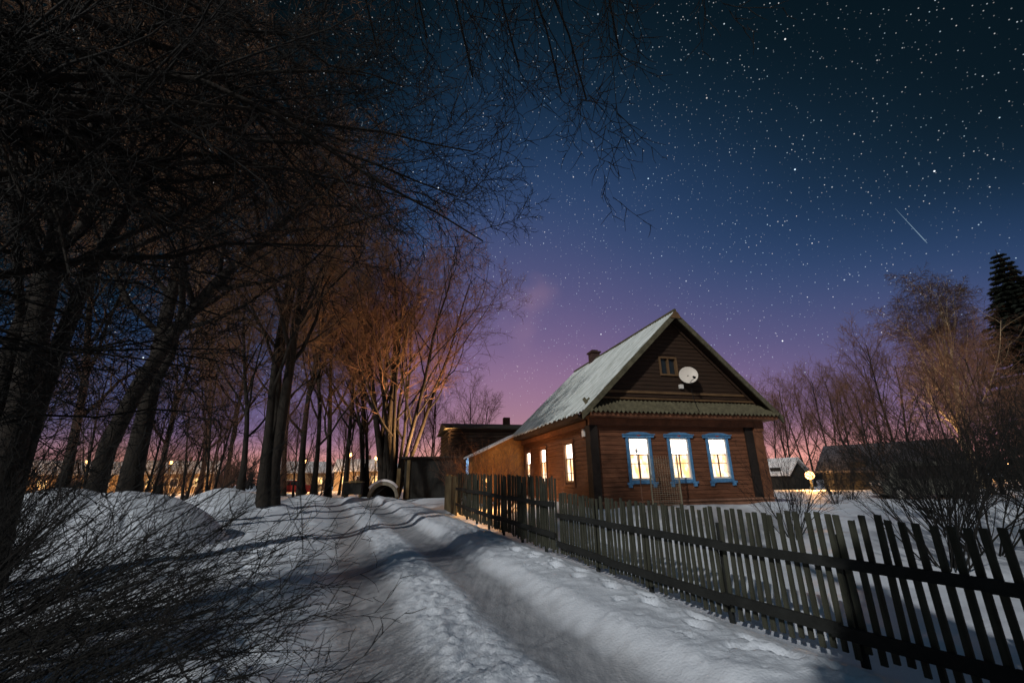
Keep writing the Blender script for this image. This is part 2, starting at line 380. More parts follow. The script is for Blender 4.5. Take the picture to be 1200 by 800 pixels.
def np_mesh(name, V_, F_, m, smooth=True):
    me = bpy.data.meshes.new(name)
    me.vertices.add(len(V_)); me.vertices.foreach_set('co', np.ascontiguousarray(V_, dtype=np.float32).ravel())
    k = F_.shape[1]; me.loops.add(F_.size); me.loops.foreach_set('vertex_index', np.ascontiguousarray(F_, dtype=np.int32).ravel())
    me.polygons.add(len(F_)); me.polygons.foreach_set('loop_start', np.arange(0, F_.size, k, dtype=np.int32))
    me.polygons.foreach_set('loop_total', np.full(len(F_), k, dtype=np.int32))
    if smooth: me.polygons.foreach_set('use_smooth', np.ones(len(F_), dtype=bool))
    me.update(calc_edges=True); me.materials.append(m); return me
def sub(name, mask, m):
    q = quads[mask]; u, inv = np.unique(q, return_inverse=True)
    o = bpy.data.objects.new(name, np_mesh(name, verts[u], inv.reshape(-1, 4), m)); COL.objects.link(o)
    at_ = o.data.attributes.new('wear', 'FLOAT', 'POINT'); at_.data.foreach_set('value', WEAR[u].astype(np.float32)); return tag(o, kind='structure')
sv = verts[:, 0]-np.interp(verts[:, 1], YC, XC)+.07*fbm(verts[:, 0]*0, verts[:, 1], .35, 2, 31)+.10*fbm(verts[:, 0], verts[:, 1], 4.0, 3, 61)
WEAR = (sm(.30, .62, np.abs(sv))*(1-sm(1.15, 1.6, np.abs(sv))))*(1-sm(60, 80, verts[:, 1]))
sub('snowy_ground', ~isroad, M['rut']); sub('snowy_road', isroad, M['rut'])

# ------------------------------------------------------------------ wooden house
HX, HY, YAW = 2.676, 14.566, .258
W_, L_ = 6.6, 8.67
house = empty('wooden_house', (HX, HY, 0), YAW, 'brown boarded village house with steep gable and lit windows behind the picket fence', 'house')
rnd = random.Random(5)
def fac_intervals(a, b, z0, z1, opens):
    iv = [(a, b)]
    for (u0, u1, w0, w1) in opens:
        if z1 <= w0 or z0 >= w1: continue
        nx_ = []
        for (p, q) in iv:
            if q <= u0 or p >= u1: nx_.append((p, q)); continue
            if p < u0: nx_.append((p, u0))
            if q > u1: nx_.append((u1, q))
        iv = nx_
    return iv
def clap(mb, a, b, z0, z1, opens, plane='v', base=0.0, sgn=-1, step=.145, clip=None):
    z = z0
    while z < z1-.01:
        zt = min(z+step, z1); aa, bb = a, b
        if clip: aa, bb = clip((z+zt)/2)
        if bb-aa < .05: break
        for (p, q) in fac_intervals(aa, bb, z, zt, opens):
            if q-p < .01: continue
            # split in board lengths
            x = p
            while x < q-.001:
                e = min(q, x+rnd.uniform(1.8, 3.6)); 
                if q-e < .5: e = q
                th_ = rnd.uniform(-.003, .003)
                prof = [(base, z+.002), (base+sgn*(.034+th_), z+.002), (base+sgn*(.014+th_), zt-.004), (base, zt-.004)]
                if plane == 'v': mb.prism(prof, x+.001, e-.001, 'x')
                else: mb.prism(prof, x+.001, e-.001, 'y')
                x = e
        z = zt
FW = [(1.19, 1.89), (2.75, 3.42), (4.29, 4.97)]; WZ0, WZ1 = 1.58, 2.88
SW = [(1.9, 2.68), (4.92, 5.68), (7.2, 7.92)]
fo = [(a-.03, b+.03, WZ0-.03, WZ1+.03) for a, b in FW]
so = [(a-.03, b+.03, WZ0-.08, WZ1+.03) for a, b in SW]
mb = MB(); clap(mb, .0, W_-.0, .92, 3.5, fo, 'v', -.002); mb.build('front_wall', M['clad'], house)
mb = MB(); clap(mb, .0, L_, .92, 3.5, so, 'u', -.002); mb.build('side_wall', M['clad2'], house)
# solid core of the walls behind the cladding (openings left clear)
mb = MB()
def core(mb, a, b, z0, z1, opens, front):
    zs = sorted({z0, z1, *[o[2] for o in opens], *[o[3] for o in opens]})
    for i in range(len(zs)-1):
        for p, q in fac_intervals(a, b, zs[i], zs[i+1], opens):
            if front: mb.box(p, q, .0, .14, zs[i], zs[i+1])
            else: mb.box(.0, .14, p, q, zs[i], zs[i+1])
core(mb, .0, W_, 0, 3.55, fo, True); core(mb, .141, L_, 0, 3.55, so, False)
mb.box(.141, W_, L_-.15, L_, 0, 3.55); mb.box(W_-.14, W_, .141, L_-.151, 0, 3.55)
mb.build('log_core', M['gable'], house)
# base ledge
mb = MB(); mb.box(.0, W_+.02, -.16, -.036, .85, .915); mb.box(-.16, -.036, .0, L_, .85, .915); mb.build('base_ledge', M['base'], house)
mb = MB()
for i in range(5): mb.box(.0, W_, -.09+.004*(i % 2), -.001, -.15+.2*i, .04+.2*i)
for i in range(5): mb.box(-.09+.004*(i % 2), -.001, .0, L_, -.15+.2*i, .04+.2*i)
mb.build('base_boards', M['base'], house)
# corner boards
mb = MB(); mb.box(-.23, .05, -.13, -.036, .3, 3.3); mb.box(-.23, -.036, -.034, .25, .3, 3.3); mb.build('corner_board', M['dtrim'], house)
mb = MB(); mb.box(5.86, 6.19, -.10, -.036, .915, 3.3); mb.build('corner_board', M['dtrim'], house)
mb = MB(); mb.box(6.19, 6.56, -.15, -.036, .915, 3.3); mb.box(6.19, 6.60, -.19, -.036, 3.16, 3.3); mb.build('corner_post', M['trim'], house)
# windows
def window(parent, u0, u1, z0, z1, front=True, bars=True, m_up='pane_hi', m_lo='pane_lo', casing='blue', wide=True):
    # local: x along wall, y outward = negative; side walls are turned
    root = MB()
    cw = .088
    tf = Matrix.Identity(4) if front else Matrix(((0, 1, 0, 0), (1, 0, 0, 0), (0, 0, 1, 0), (0, 0, 0, 1)))
    # outer casing: window itself
    g = .03
    root.box(u0-g, u0+.025, -.045, .10, z0-g, z1+g, tf); root.box(u1-.025, u1+g, -.045, .10, z0-g, z1+g, tf)
    root.box(u0+.025, u1-.025, -.045, .10, z1-.025, z1+g, tf); root.box(u0+.025, u1-.025, -.045, .10, z0-g, z0+.03, tf)
    win = root.build('window', M['white'] if casing == 'blue' else M['sash'], parent)
    zm = z0+(z1-z0)*.60
    mb = MB(); mb.box(u0+.025, u1-.025, .035, .05, zm+.02, z1-.025, tf); mb.build('pane', M[m_up], win)
    mb = MB(); mb.box(u0+.025, u1-.025, .035, .05, z0+.03, zm-.02, tf); mb.build('pane', M[m_lo], win)
    wc = (u1-u0)*.21; mb = MB()
    for a_, sg_ in ((u0+.026, 1), (u1-.026, -1)):      # gathered curtains
        n_ = 9; top_ = [(a_+sg_*wc*i_/n_, .0345+.006*(i_ % 2), z1-.03) for i_ in range(n_+1)]
        bot_ = [(a_+sg_*wc*(.55+.25*((u0*7) % 1))*i_/n_, .0345+.006*(i_ % 2), z0+.06) for i_ in range(n_+1)]
        b_ = len(mb.v); mb.add(top_+bot_, [(i_, i_+1, n_+2+i_, n_+1+i_) for i_ in range(n_)], tf)
    mb.build('curtain', M['curtain'], win)
    mb = MB(); mb.box(u0+.025, u1-.025, .0, .034, zm-.022, zm+.022, tf)
    um = (u0+u1)/2
    mb.box(um-.021, um+.021, .0, .034, z0+.03, zm-.022, tf)
    zb = z0+(zm-z0)*(.62 if front else .36)
    mb.box(u0+.025, um-.021, .004, .03, zb-.011, zb+.011, tf); mb.box(um+.021, u1-.025, .004, .03, zb-.011, zb+.011, tf)
    mb.build('sash', M['sash'], win)
    if casing:
        mb = MB(); o = -.046
        mb.box(u0-g-cw, u0-g, o-.03, o, z0-.10, z1+g, tf); mb.box(u1+g, u1+g+cw, o-.03, o, z0-.10, z1+g, tf)
        if wide:
            hz = z1+g
            poly = [(u0-.22, hz), (u1+.22, hz), (u1+.24, hz+.09), (u1+.13, hz+.12), (u1-.05, hz+.17), (um, hz+.19), (u0+.05, hz+.17), (u0-.13, hz+.12), (u0-.24, hz+.09)]
            mb.prism(poly, o-.06, o, 'y', tf)
            mb.box(u0-.26, u1+.26, o-.09, o-.061, hz+.085, hz+.115, tf)
            mb.box(u0-g, u1+g, o-.045, o, z0-.15, z0-.031, tf)
            for a in (u0-.16, u1+.04):
                mb.box(a, a+.12, o-.055, o, z0-.26, z0-.10, tf)
                mb.box(a-.05, a+.17, o-.065, o-.056, z0-.17, z0-.10, tf)
        else:
            mb.box(u0-.16, u1+.16, o-.04, o, z1+g, z1+.14, tf); mb.box(u0-.16, u1+.16, o-.04, o, z0-.19, z0-.101, tf)
        mb.build('casing', M['blue' if casing == 'blue' else 'trim'], win)
        if wide and front:
            mb = MB(); mb.prism([(um-.09, z1+.10), (um, z1+.07), (um+.09, z1+.10), (um, z1+.14)], o-.072, o-.0605, 'y', tf); mb.build('ornament', M['red'], win)
    return win
for a, b in FW: window(house, a, b, WZ0, WZ1)
for a, b in SW: window(house, a, b, WZ0-.05, WZ1, front=False, casing='brown', wide=False)
# frieze, soffits
mb = MB(); mb.box(-.24, W_+.04, -.17, -.04, 3.30, 3.52); mb.build('frieze', M['trim'], house)
mb = MB(); mb.box(-.17, -.04, .26, L_, 3.30, 3.50); mb.build('frieze', M['trim'], house)
mb = MB(); mb.box(-.30, W_+.34, -.50, -.0, 3.525, 3.60); mb.box(-.34, W_+.38, -.56, -.50, 3.54, 3.66); mb.build('cornice', M['trim'], house)
mb = MB(); mb.box(-.50, -.0, .01, L_+.3, 3.525, 3.60); mb.box(-.56, -.50, .01, L_+.3, 3.54, 3.66); mb.build('cornice', M['gable'], house)
# pent roof of small slates below the gable
mb = MB(); a, b = -.36, W_+.42; n = int((b-a)/.16)
for i in range(n):
    x0 = a+(b-a)*i/n; x1 = a+(b-a)*(i+1)/n; xm = (x0+x1)/2
    j = rnd.uniform(-.02, .02)
    for (p, q, h0, h1) in ((x0, xm, 0, .085), (xm, x1, .085, 0)):
        v = [(p, -.66+j, 3.64+h0), (q, -.66+j, 3.64+h1), (q, .0, 4.16+h1), (p, .0, 4.16+h0),
             (p, -.66+j, 3.62+h0), (q, -.66+j, 3.62+h1), (q, .0, 4.14+h1), (p, .0, 4.14+h0)]
        mb.add(v, [(0, 1, 2, 3), (7, 6, 5, 4), (0, 4, 5, 1)])
mb.build('pent_roof', M['slate'], house)
# gable
ZR, ZE, OS, OF, OB = 7.45, 3.70, .60, .52, .40
sl = (ZR-ZE)/(W_/2+OS)
def gclip(z):
    d = (ZR-.16-z)/sl; return (W_/2-d, W_/2+d)
mb = MB(); aw = (2.72, 3.40, 5.13, 5.77)
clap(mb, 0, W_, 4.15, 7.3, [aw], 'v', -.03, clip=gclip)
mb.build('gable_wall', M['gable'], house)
mb = MB()
for z0_, z1_ in ((3.6, 5.13), (5.13, 5.77), (5.77, 7.26)):
    for lo_, hi_ in (((-9, aw[0]), (aw[1], 9)) if z0_ == 5.13 else ((-9, 9),)):
        a0, b0 = gclip(z0_); a1, b1 = gclip(z1_)
        poly = [(max(a0, lo_), z0_), (min(b0, hi_), z0_), (min(b1, hi_), z1_), (max(a1, lo_), z1_)]
        mb.prism(poly, -.028, .03, 'y')
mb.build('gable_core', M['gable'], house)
mb = MB(); mb.box(.12, W_-.12, -.13, -.066, 4.20, 4.26); mb.box(.35, W_-.35, -.10, -.066, 4.42, 4.50); mb.build('gable_rail', M['gable2'], house)
mb = MB(); u0, u1, z0_, z1_ = aw
mb.box(u0-.03, u0+.04, -.09, .03, z0_-.03, z1_+.03); mb.box(u1-.04, u1+.03, -.09, .03, z0_-.03, z1_+.03)
mb.box(u0+.04, u1-.04, -.09, .03, z1_-.03, z1_+.03); mb.box(u0+.04, u1-.04, -.09, .03, z0_-.03, z0_+.03); mb.box((u0+u1)/2-.025, (u0+u1)/2+.025, -.08, .02, z0_+.03, z1_-.03)
aww = mb.build('attic_window', M['gable2'], house)
mb = MB(); mb.box(u0+.04, u1-.04, .022, .03, z0_+.03, z1_-.03); mb.build('pane', M['glass'], aww)
# roof slopes: wavy sheets in lapped rows
def slope(side, name, m):
    mb = MB(); v0, v1 = -OF, L_+OB; nv = int((v1-v0)/.034); rows = 5
    for r_ in range(rows):
        t0 = r_/rows; t1 = (r_+1)/rows+.02
        t1 = min(t1, 1.0)
        lift = .015
        vv = []
        for k, t in enumerate((t0, t1)):
            for i in range(nv+1):
                v = v0+(v1-v0)*i/nv
                d = t*(W_/2+OS)+(.035*math.sin(i*.41+r_)+rnd.uniform(-.012, .012) if (r_ == rows-1 and k == 1) else 0)
                z = ZR-sl*d+.026*math.sin(v/.17*2*math.pi)+(lift if k == 1 else 0)+.012*math.sin(v*1.3+r_)
                vv.append((W_/2+side*d, v, z))
        n_ = nv+1; tt = .022
        vb = [(p[0], p[1], p[2]-tt) for p in vv]
        fs = [(i, i+1, n_+i+1, n_+i) for i in range(nv)] + [(2*n_+n_+i, 2*n_+n_+i+1, 2*n_+i+1, 2*n_+i) for i in range(nv)]
        fs += [(n_+i, n_+i+1, 3*n_+i+1, 3*n_+i) for i in range(nv)] + [(0, n_, 3*n_, 2*n_), (nv, 2*n_+nv, 3*n_+nv, n_+nv)]
        mb.add(vv+vb, fs)
    return mb.build(name, m, house, smooth=False)
r1 = slope(-1, 'roof', M['frost']); r2 = slope(1, 'roof', M['slate'])
mb = MB(); mb.tube([(W_/2, -OF-.03, ZR+.01), (W_/2, L_+OB, ZR+.01)], .07, 8); mb.build('ridge_cap', M['slate'], r1)
# boards under the slopes, rake boards
for side in (-1, 1):
    mb = MB(); e = W_/2+OS-.03
    def sp(d, off): return (W_/2+side*d, ZR-sl*d-off)
    mb.prism([sp(0.0, .05), sp(e, .05), sp(e, .09), sp(0.0, .09)], -OF+.03, L_+OB-.03, 'y'); mb.build('roof_deck', M['gable'], house)
    mb = MB(); mb.prism([sp(0.02*0, .02), sp(e+.05, .02), sp(e+.05, .26), sp(0, .26)], -OF-.03, -OF+.028, 'y')
    mb.build('rake_board', M['slate'], house)
    mb = MB(); mb.prism([sp(.02, .155), sp(e-.35, .155), sp(e-.35, .30), sp(.02, .30)], -.12, -.0675, 'y'); mb.build('rake_trim', M['gable'], house)
mb = MB(); mb.prism([(W_/2-.22, ZR-.30), (W_/2+.22, ZR-.30), (W_/2+.1, ZR-.08), (W_/2, ZR-.02), (W_/2-.1, ZR-.08)], -OF-.06, -OF-.0305, 'y'); mb.build('apex_board', M['gable2'], house)
# chimney
mb = MB(); mb.box(W_/2-.22, W_/2+.22, 6.2, 6.64, 6.9, 7.78); ch = mb.build('chimney', M['brick'], r1)
mb = MB(); mb.box(W_/2-.28, W_/2+.28, 6.14, 6.70, 7.78, 7.86); mb.box(W_/2-.16, W_/2+.16, 6.26, 6.58, 7.86, 7.95); mb.build('chimney_cap', M['brick'], ch)
# small boxes on the walls
mb = MB(); mb.box(3.37, 3.52, -.16, -.066, 4.63, 4.78); mb.build('junction_box', M['white'], house, bevel=.008)
mb = MB(); mb.box(-.12, -.036, .62, .80, 3.0, 3.26); mb.build('meter_box', M['white'], house, bevel=.008)
mb = MB(); mb.tube([(3.9, -.2, 4.95), (3.75, -.25, 4.5), (3.62, -.5, 4.12), (3.6, -.69, 3.75)], .008, 5)
mb.build('cable', M['dark'], house)
# lean-to behind the house
mb = MB()
LT = [(-2.3, 0), (-.05, 0), (-.05, 3.98), (-2.3, 2.93)]
mb.prism(LT, L_-.3, L_+3.2, 'y'); mb.build('lean_to', M['ochre'], house)
mb = MB(); mb.prism([(-2.55, 2.80), (-.0, 3.99), (-.0, 4.08), (-2.55, 2.89)], L_-.45, L_+3.4, 'y'); mb.build('lean_to_roof', M['snow'], house)

# satellite dish (hangs on the gable)
dw = Matrix.Translation((HX, HY, 0)) @ Matrix.Rotation(YAW, 4, 'Z')
dpos = dw @ Vector((3.60, -.40, 5.07))
dish = empty('satellite_dish', dpos, YAW, 'pale round satellite dish on the dark gable beside the attic window', 'satellite dish')
face = Matrix.Rotation(R(-28), 4, 'Z') @ Matrix.Rotation(R(78), 4, 'X')
mb = MB(); prof = [(r_, .22*(r_/.36)**2*.36-.05) for r_ in np.linspace(.002, .31, 8)]
mb.lathe(prof+[(.32, prof[-1][1]+.006), (.31, prof[-1][1]-.012)]+[(r_, z-.014) for r_, z in prof[::-1]], 32, face); mb.build('reflector', M['dish'], dish, smooth=True)
mb = MB(); p0 = face @ Vector((.0, -.29, .02)); p1 = face @ Vector((.12, -.25, .30))
mb.tube([p0, p1], .012, 6); mb.build('arm', M['metal'], dish)
mb = MB(); mb.tube([p1-Vector((.0, .03, 0)), p1+Vector((0, .05, .05))], [.045, .03], 10); mb.build('receiver', M['dark'], dish)
mb = MB(); mb.tube([(0, .02, 0), (0, .2, -.12), (0, .335, -.12)], .022, 6); mb.build('bracket', M['metal'], dish)

# ------------------------------------------------------------------ things by the front wall
def hw(u, v, z): return dw @ Vector((u, v, z))
g0 = H1(*hw(2, -.9, 0)[:2])
mesh = empty('wire_mesh_panel', hw(1.35, -.9, g0-.05), YAW, 'tall wire mesh panel standing before the wall between the left and middle front windows', 'mesh panel')
mb = MB(); hh = 2.32-g0
for i in range(12): mb.tube([(i*.085, 0, .1), (i*.085, 0, hh)], .004, 4)
for i in range(int((hh-.1)/.06)): mb.tube([(0, .006, .1+i*.06), (.96, .006, .1+i*.06)], .0045, 4)
mb.build('mesh', M['wire'], mesh)
for xx in (-.02, .99):
    mb = MB(); mb.box(xx-.015, xx+.015, -.015, .02, 0, hh+.03); mb.build('post', M['wire'], mesh)
pole = empty('garden_pole', hw(.92, -1.0, g0-.05), YAW, 'thin pale pole with a knob on top near the left corner of the lit facade', 'pole')
mb = MB(); mb.tube([(0, 0, 0), (.0, 0, 1.1), (-.03, 0, 1.75)], [.018, .015, .012], 7); mb.build('rod', M['base'], pole)
mb = MB(); mb.lathe([(.001, 1.88), (.04, 1.85), (.05, 1.8), (.035, 1.75), (.001, 1.73)], 10, Matrix.Translation((-.03, 0, 0))); mb.build('knob', M['white'], pole)

# ------------------------------------------------------------------ fences
def fence_pts(y0, y1, spacing):
    ys = np.linspace(y0, y1, 800); xs = np.interp(ys, FY, FX)
    # round off the corners of the line
    k = np.ones(41)/41; xs = np.convolve(np.pad(xs, 20, mode='edge'), k, 'valid') if False else xs
    L = np.concatenate([[0], np.cumsum(np.hypot(np.diff(xs), np.diff(ys)))])
    t = np.arange(0, L[-1], spacing)
    return [(float(np.interp(a, L, xs)), float(np.interp(a, L, ys))) for a in t]
def picket_fence(name, label, y0, y1, top, spacing, wd, rails, seed, postevery=14, bottom=.0):
    rg = random.Random(seed)
    pts = fence_pts(y0, y1, spacing)
    root = empty(name, (pts[0][0], pts[0][1], H1(*pts[0])), 0, label, 'fence')
    ox, oy, oz = root.location
    for i, (x, y) in enumerate(pts):
        j = min(i+1, len(pts)-1); k = max(j-1, 0)
        ang = math.atan2(pts[j][1]-pts[k][1], pts[j][0]-pts[k][0])
        gz = .15+.03*max(0, min(20, y-6)); z0 = gz-.02+rg.uniform(-.03, .05)+bottom; z1 = gz+top+rg.uniform(-.035, .03)
        mx = Matrix.Translation((x-ox, y-oy, -oz)) @ Matrix.Rotation(ang, 4, 'Z') @ Matrix.Rotation(R(rg.gauss(0, .4)), 4, 'Y') @ Matrix.Rotation(R(rg.gauss(0, .6)), 4, 'X')
        h = wd/2*rg.uniform(.92, 1.06); c = rg.uniform(-.012, .012)
        mb = MB(); mb.prism([(-h, z0), (h, z0), (h, z1+c), (h*.9, z1+.006), (-h*.9, z1+.004), (-h, z1-c)], -.022, .0, 'y', mx)
        mb.build('picket', M['fence'], root)
    step = 12
    for (rz, rh) in rails:
        for a in range(0, len(pts)-1, step):
            b = min(a+step, len(pts)-1)
            (x0, y0_), (x1, y1_) = pts[a], pts[b]
            za = .15+.03*max(0, min(20, y0_-6))+rz+rg.uniform(-.015, .015); zb = .15+.03*max(0, min(20, y1_-6))+rz+rg.uniform(-.015, .015)
            d = Vector((x1-x0, y1_-y0_, 0)).normalized(); n = Vector((-d.y, d.x, 0))    # camera side
            if n.x > 0: n = -n
            mb = MB(); pa = Vector((x0-ox, y0_-oy, za-oz))-d*.04; pb = Vector((x1-ox, y1_-oy, zb-oz))+d*.04
            q = []
            for p in (pa, pb):
                for s_, z in ((.028, -rh/2), (.072, -rh/2), (.072, rh/2), (.028, rh/2)): q.append(p+n*s_+Vector((0, 0, z)))
            mb.add(q, [(0, 1, 2, 3), (7, 6, 5, 4), (0, 4, 5, 1), (1, 5, 6, 2), (2, 6, 7, 3), (3, 7, 4, 0)])
            mb.build('rail', M['rail'], root)
    for a in range(postevery//2, len(pts), postevery):
        x, y = pts[a]; gz = H1(x, y)
        d = Vector((pts[min(a+1, len(pts)-1)][0]-pts[a-1][0], pts[min(a+1, len(pts)-1)][1]-pts[a-1][1], 0)).normalized(); n = Vector((d.y, -d.x, 0))
        if n.x < 0: n = -n
        mb = MB(); p = Vector((x-ox, y-oy, 0))+n*.085
        mb.tube([(p.x, p.y, gz-oz-.1), (p.x, p.y, gz-oz+top-.06)], .036, 8); mb.build('post', M['rail'], root)
    return root
picket_fence('picket_fence', 'long low fence of dark spaced slats running beside the road to the right edge', 1.2, 9.3, 1.09, .098, .048, [(.16, .10), (.70, .085)], 3)
picket_fence('picket_fence', 'taller fence of narrow close slats between plank panel and low picket fence', 9.4, 17.5, 1.40, .095, .052, [(.30, .10), (.86, .10)], 4)
pf = fence_pts(17.6, 20.0, .17)
pl = empty('plank_fence', (pf[0][0], pf[0][1], H1(*pf[0])), 0, 'short fence of wide mossy planks at the far end beside the dark shed', 'fence')
ox, oy, oz = pl.location
for i, (x, y) in enumerate(pf):
    ang = math.atan2(pf[-1][1]-pf[0][1], pf[-1][0]-pf[0][0]); gz = H1(x, y)
    mb = MB(); mx = Matrix.Translation((x-ox, y-oy, gz-oz)) @ Matrix.Rotation(ang, 4, 'Z')
    mb.box(-.08, .08, -.02-.004*(i % 2), .02, 0, 1.42+rnd.uniform(-.05, .03), mx); mb.build('plank', M['plank'], pl)
mx = Matrix.Rotation(math.atan2(pf[-1][1]-pf[0][1], pf[-1][0]-pf[0][0]), 4, 'Z')
mb = MB(); mb.box(-.05, 2.4, -.08, -.026, .4, .5, mx); mb.build('rail', M['rail'], pl)
mb = MB(); mb.box(-.05, 2.4, -.08, -.026, 1.1, 1.2, mx); mb.build('rail', M['rail'], pl)

# ------------------------------------------------------------------ dark shed, arch, log building
def at_px(px, Y):      # rough x for a column of the view
    return (px-600)/508.3*.953*Y
sh = empty('dark_shed', (-4.9, 28.2, H1(-4.9, 28.2)), R(6), 'black plank shed with open front beside the snow-capped arch at the end of the road', 'shed')
mb = MB(); mb.box(-1.75, 1.75, -1.2, -1.12, 0, 2.25); mb.box(-1.75, -1.67, -1.12, 1.2, 0, 2.25); mb.box(1.67, 1.75, -1.12, 1.2, 0, 2.25); mb.box(-1.67, 1.67, 1.12, 1.2, 0, 2.25)
mb.build('wall', M['shedwood'], sh)
mb = MB(); mb.prism([(-1.45, 2.27), (1.35, 2.27), (1.35, 2.36), (-1.45, 2.36)], -1.95, 1.95, 'x'); mb.build('roof', M['shedwood'], sh)
mb = MB(); mb.box(-1.6, -1.42, -1.30, -1.21, 0, 2.2); mb.box(-2.15, -1.95, -1.4, -1.3, 0, 1.7); mb.build('door_board', M['plank'], sh)
ar = empty('arched_cellar_mouth', (-7.55, 26.4, H1(-7.55, 26.4)), R(14), 'low rounded cellar mouth capped with snow left of the dark shed', 'cellar mouth')
def arc(r_, n=16): return [(r_*math.cos(math.pi*i/n), r_*math.sin(math.pi*i/n)) for i in range(n+1)]
mb = MB(); mb.prism(arc(.85)+arc(.66)[::-1], -.5, .9, 'y'); mb.build('arch', M['concrete'], ar)
mb = MB(); mb.prism([(a*1.0, b+.0) for a, b in arc(.98)[3:14]]+arc(.86)[3:14][::-1], -.54, .9, 'y'); mb.build('snow_cap', M['snow'], ar)
mb = MB(); mb.prism(arc(.655), .6, .66, 'y'); mb.build('back_board', M['dark'], ar)
lb = empty('log_building', (-2.3, 33.5, .5), YAW, 'large dark log building with level roof line and one small cold-lit window behind the house', 'building')
mb = MB(); zz = 0
while zz < 4.6:
    for y in (-1.0,):
        mb.tube([(-2.6, y, zz+.14), (4.2, y, zz+.14)], .15, 10)
    mb.tube([(-2.6, -1.1, zz+.25), (-2.6, 5, zz+.25)], .15, 8); zz += .27
mb.box(-2.5, 4.1, -.98, 5, 0, 4.75); mb.build('wall', M['log'], lb)
mb = MB(); mb.prism([(-1.5, 4.75), (2.0, 5.5), (5.4, 4.75)], -3.0, 4.5, 'x'); mb.build('roof', M['slate'], lb)
mb = MB(); mb.box(2.0, 2.5, 1.5, 2, 5.0, 6.0); mb.build('chimney', M['brick'], lb)
mb = MB(); u0, z0_ = -1.05, 2.1
mb.box(u0-.5, u0-.42, -1.26, -1.16, z0_-.75, z0_+.7); mb.box(u0+.42, u0+.5, -1.26, -1.16, z0_-.75, z0_+.7); mb.box(u0-.42, u0+.42, -1.26, -1.16, z0_+.62, z0_+.7); mb.box(u0-.42, u0+.42, -1.26, -1.16, z0_-.75, z0_-.67)
mb.box(u0-.03, u0+.03, -1.24, -1.20, z0_-.67, z0_+.62); mb.box(u0-.42, u0+.42, -1.243, -1.203, z0_-.03, z0_+.03)
wn_ = mb.build('window', M['sash'], lb)
mb = MB(); mb.box(u0-.42, u0+.42, -1.19, -1.17, z0_-.67, z0_+.62); mb.build('pane', M['pane_blue'], wn_)
# small box shelter far along the road
bx = empty('wooden_bin', (-10.9, 31, H1(-10.9, 31)), R(8), 'small dark wooden bin on legs between the far trunks at the end of the road', 'bin')
mb = MB(); mb.box(-.55, .55, -.35, .35, .3, 1.05); mb.build('box', M['shedwood'], bx, bevel=.01)
mb = MB(); mb.prism([(-.62, 1.06), (.62, 1.06), (.62, 1.10), (0, 1.2), (-.62, 1.10)], -.42, .42, 'y'); mb.build('lid', M['plank'], bx)
for a in (-.48, .48):
    mb = MB(); mb.box(a-.05, a+.05, -.3, .3, -.1, .3); mb.build('leg', M['plank'], bx)

# ------------------------------------------------------------------ vehicles
def vehicle(name, label, cat, loc, rz, prof, wheelx, wd, paint, wins, group=None):
    t = empty(name, loc, rz, label, cat, group)
    mb = MB(); mb.prism(prof, -wd/2, wd/2, 'y'); mb.build('body', paint, t, bevel=.05)
    for s_ in (-1, 1):
        for poly in wins:
            mb = MB(); y = s_*(wd/2+.004); mb.prism(poly, y, y+s_*.006, 'y'); mb.build('window', M['glass'], t)
        for x in wheelx:
            mb = MB(); y = s_*(wd/2-.08)
            mb.tube([(x, y-.1, .30), (x, y+.1, .30)], .31, 18); wh = mb.build('wheel', M['tyre'], t)
            mb = MB(); mb.tube([(x, y+s_*.1, .30), (x, y+s_*.115, .30)], .18, 14); mb.build('rim', M['metal'], wh)
    xf = min(p[0] for p in prof)
    for s_ in (-1, 1):
        mb = MB(); mb.tube([(xf-.01, s_*(wd/2-.25), .72), (xf+.06, s_*(wd/2-.25), .72)], .1, 10); mb.build('headlight', M['white'], t)
    return t
van_prof = [(-1.95, .28), (-2.0, .75), (-1.72, .98), (-1.25, 1.72), (-.9, 1.80), (1.85, 1.80), (2.0, 1.6), (2.02, .3)]
v_w = [[(-1.2, 1.02), (-.35, 1.02), (-.35, 1.60), (-1.05, 1.60)], [(-.25, 1.02), (.75, 1.02), (.75, 1.60), (-.25, 1.60)], [(.85, 1.02), (1.75, 1.02), (1.7, 1.60), (.85, 1.60)]]
vehicle('parked_van', 'dusty pale van parked in front of the snow-roofed outbuilding, half hidden by twigs', 'van', (18.4, 20.8, H1(18.4, 20.8)-.06), R(-20), [(a*.84, b*.92) for a, b in van_prof], (-1.1, 1.1), 1.5, M['vandark'], [[(a*.84, b*.92) for a, b in w__] for w__ in v_w])
car_prof = [(-2.0, .25), (-2.1, .62), (-1.85, .78), (-1.0, .88), (-.45, 1.35), (.85, 1.38), (1.45, .95), (2.0, .88), (2.1, .4), (2.0, .25)]
c_w = [[(-.82, .92), (0, .92), (0, 1.28), (-.4, 1.28)], [(.08, .92), (1.22, .92), (.8, 1.30), (.08, 1.30)]]
vehicle('parked_car', 'red car parked beyond the trunks on the left of the road', 'car', (at_px(338, 46), 46, H1(at_px(338, 46), 46)), R(20), car_prof, (-1.3, 1.3), 1.65, M['redpaint'], c_w)
vehicle('parked_car', 'pale car parked behind the red car under the village lamp', 'car', (at_px(334, 52), 52, H1(at_px(334, 52), 52)+.1), R(10), car_prof, (-1.3, 1.3), 1.65, M['vanpaint'], c_w)

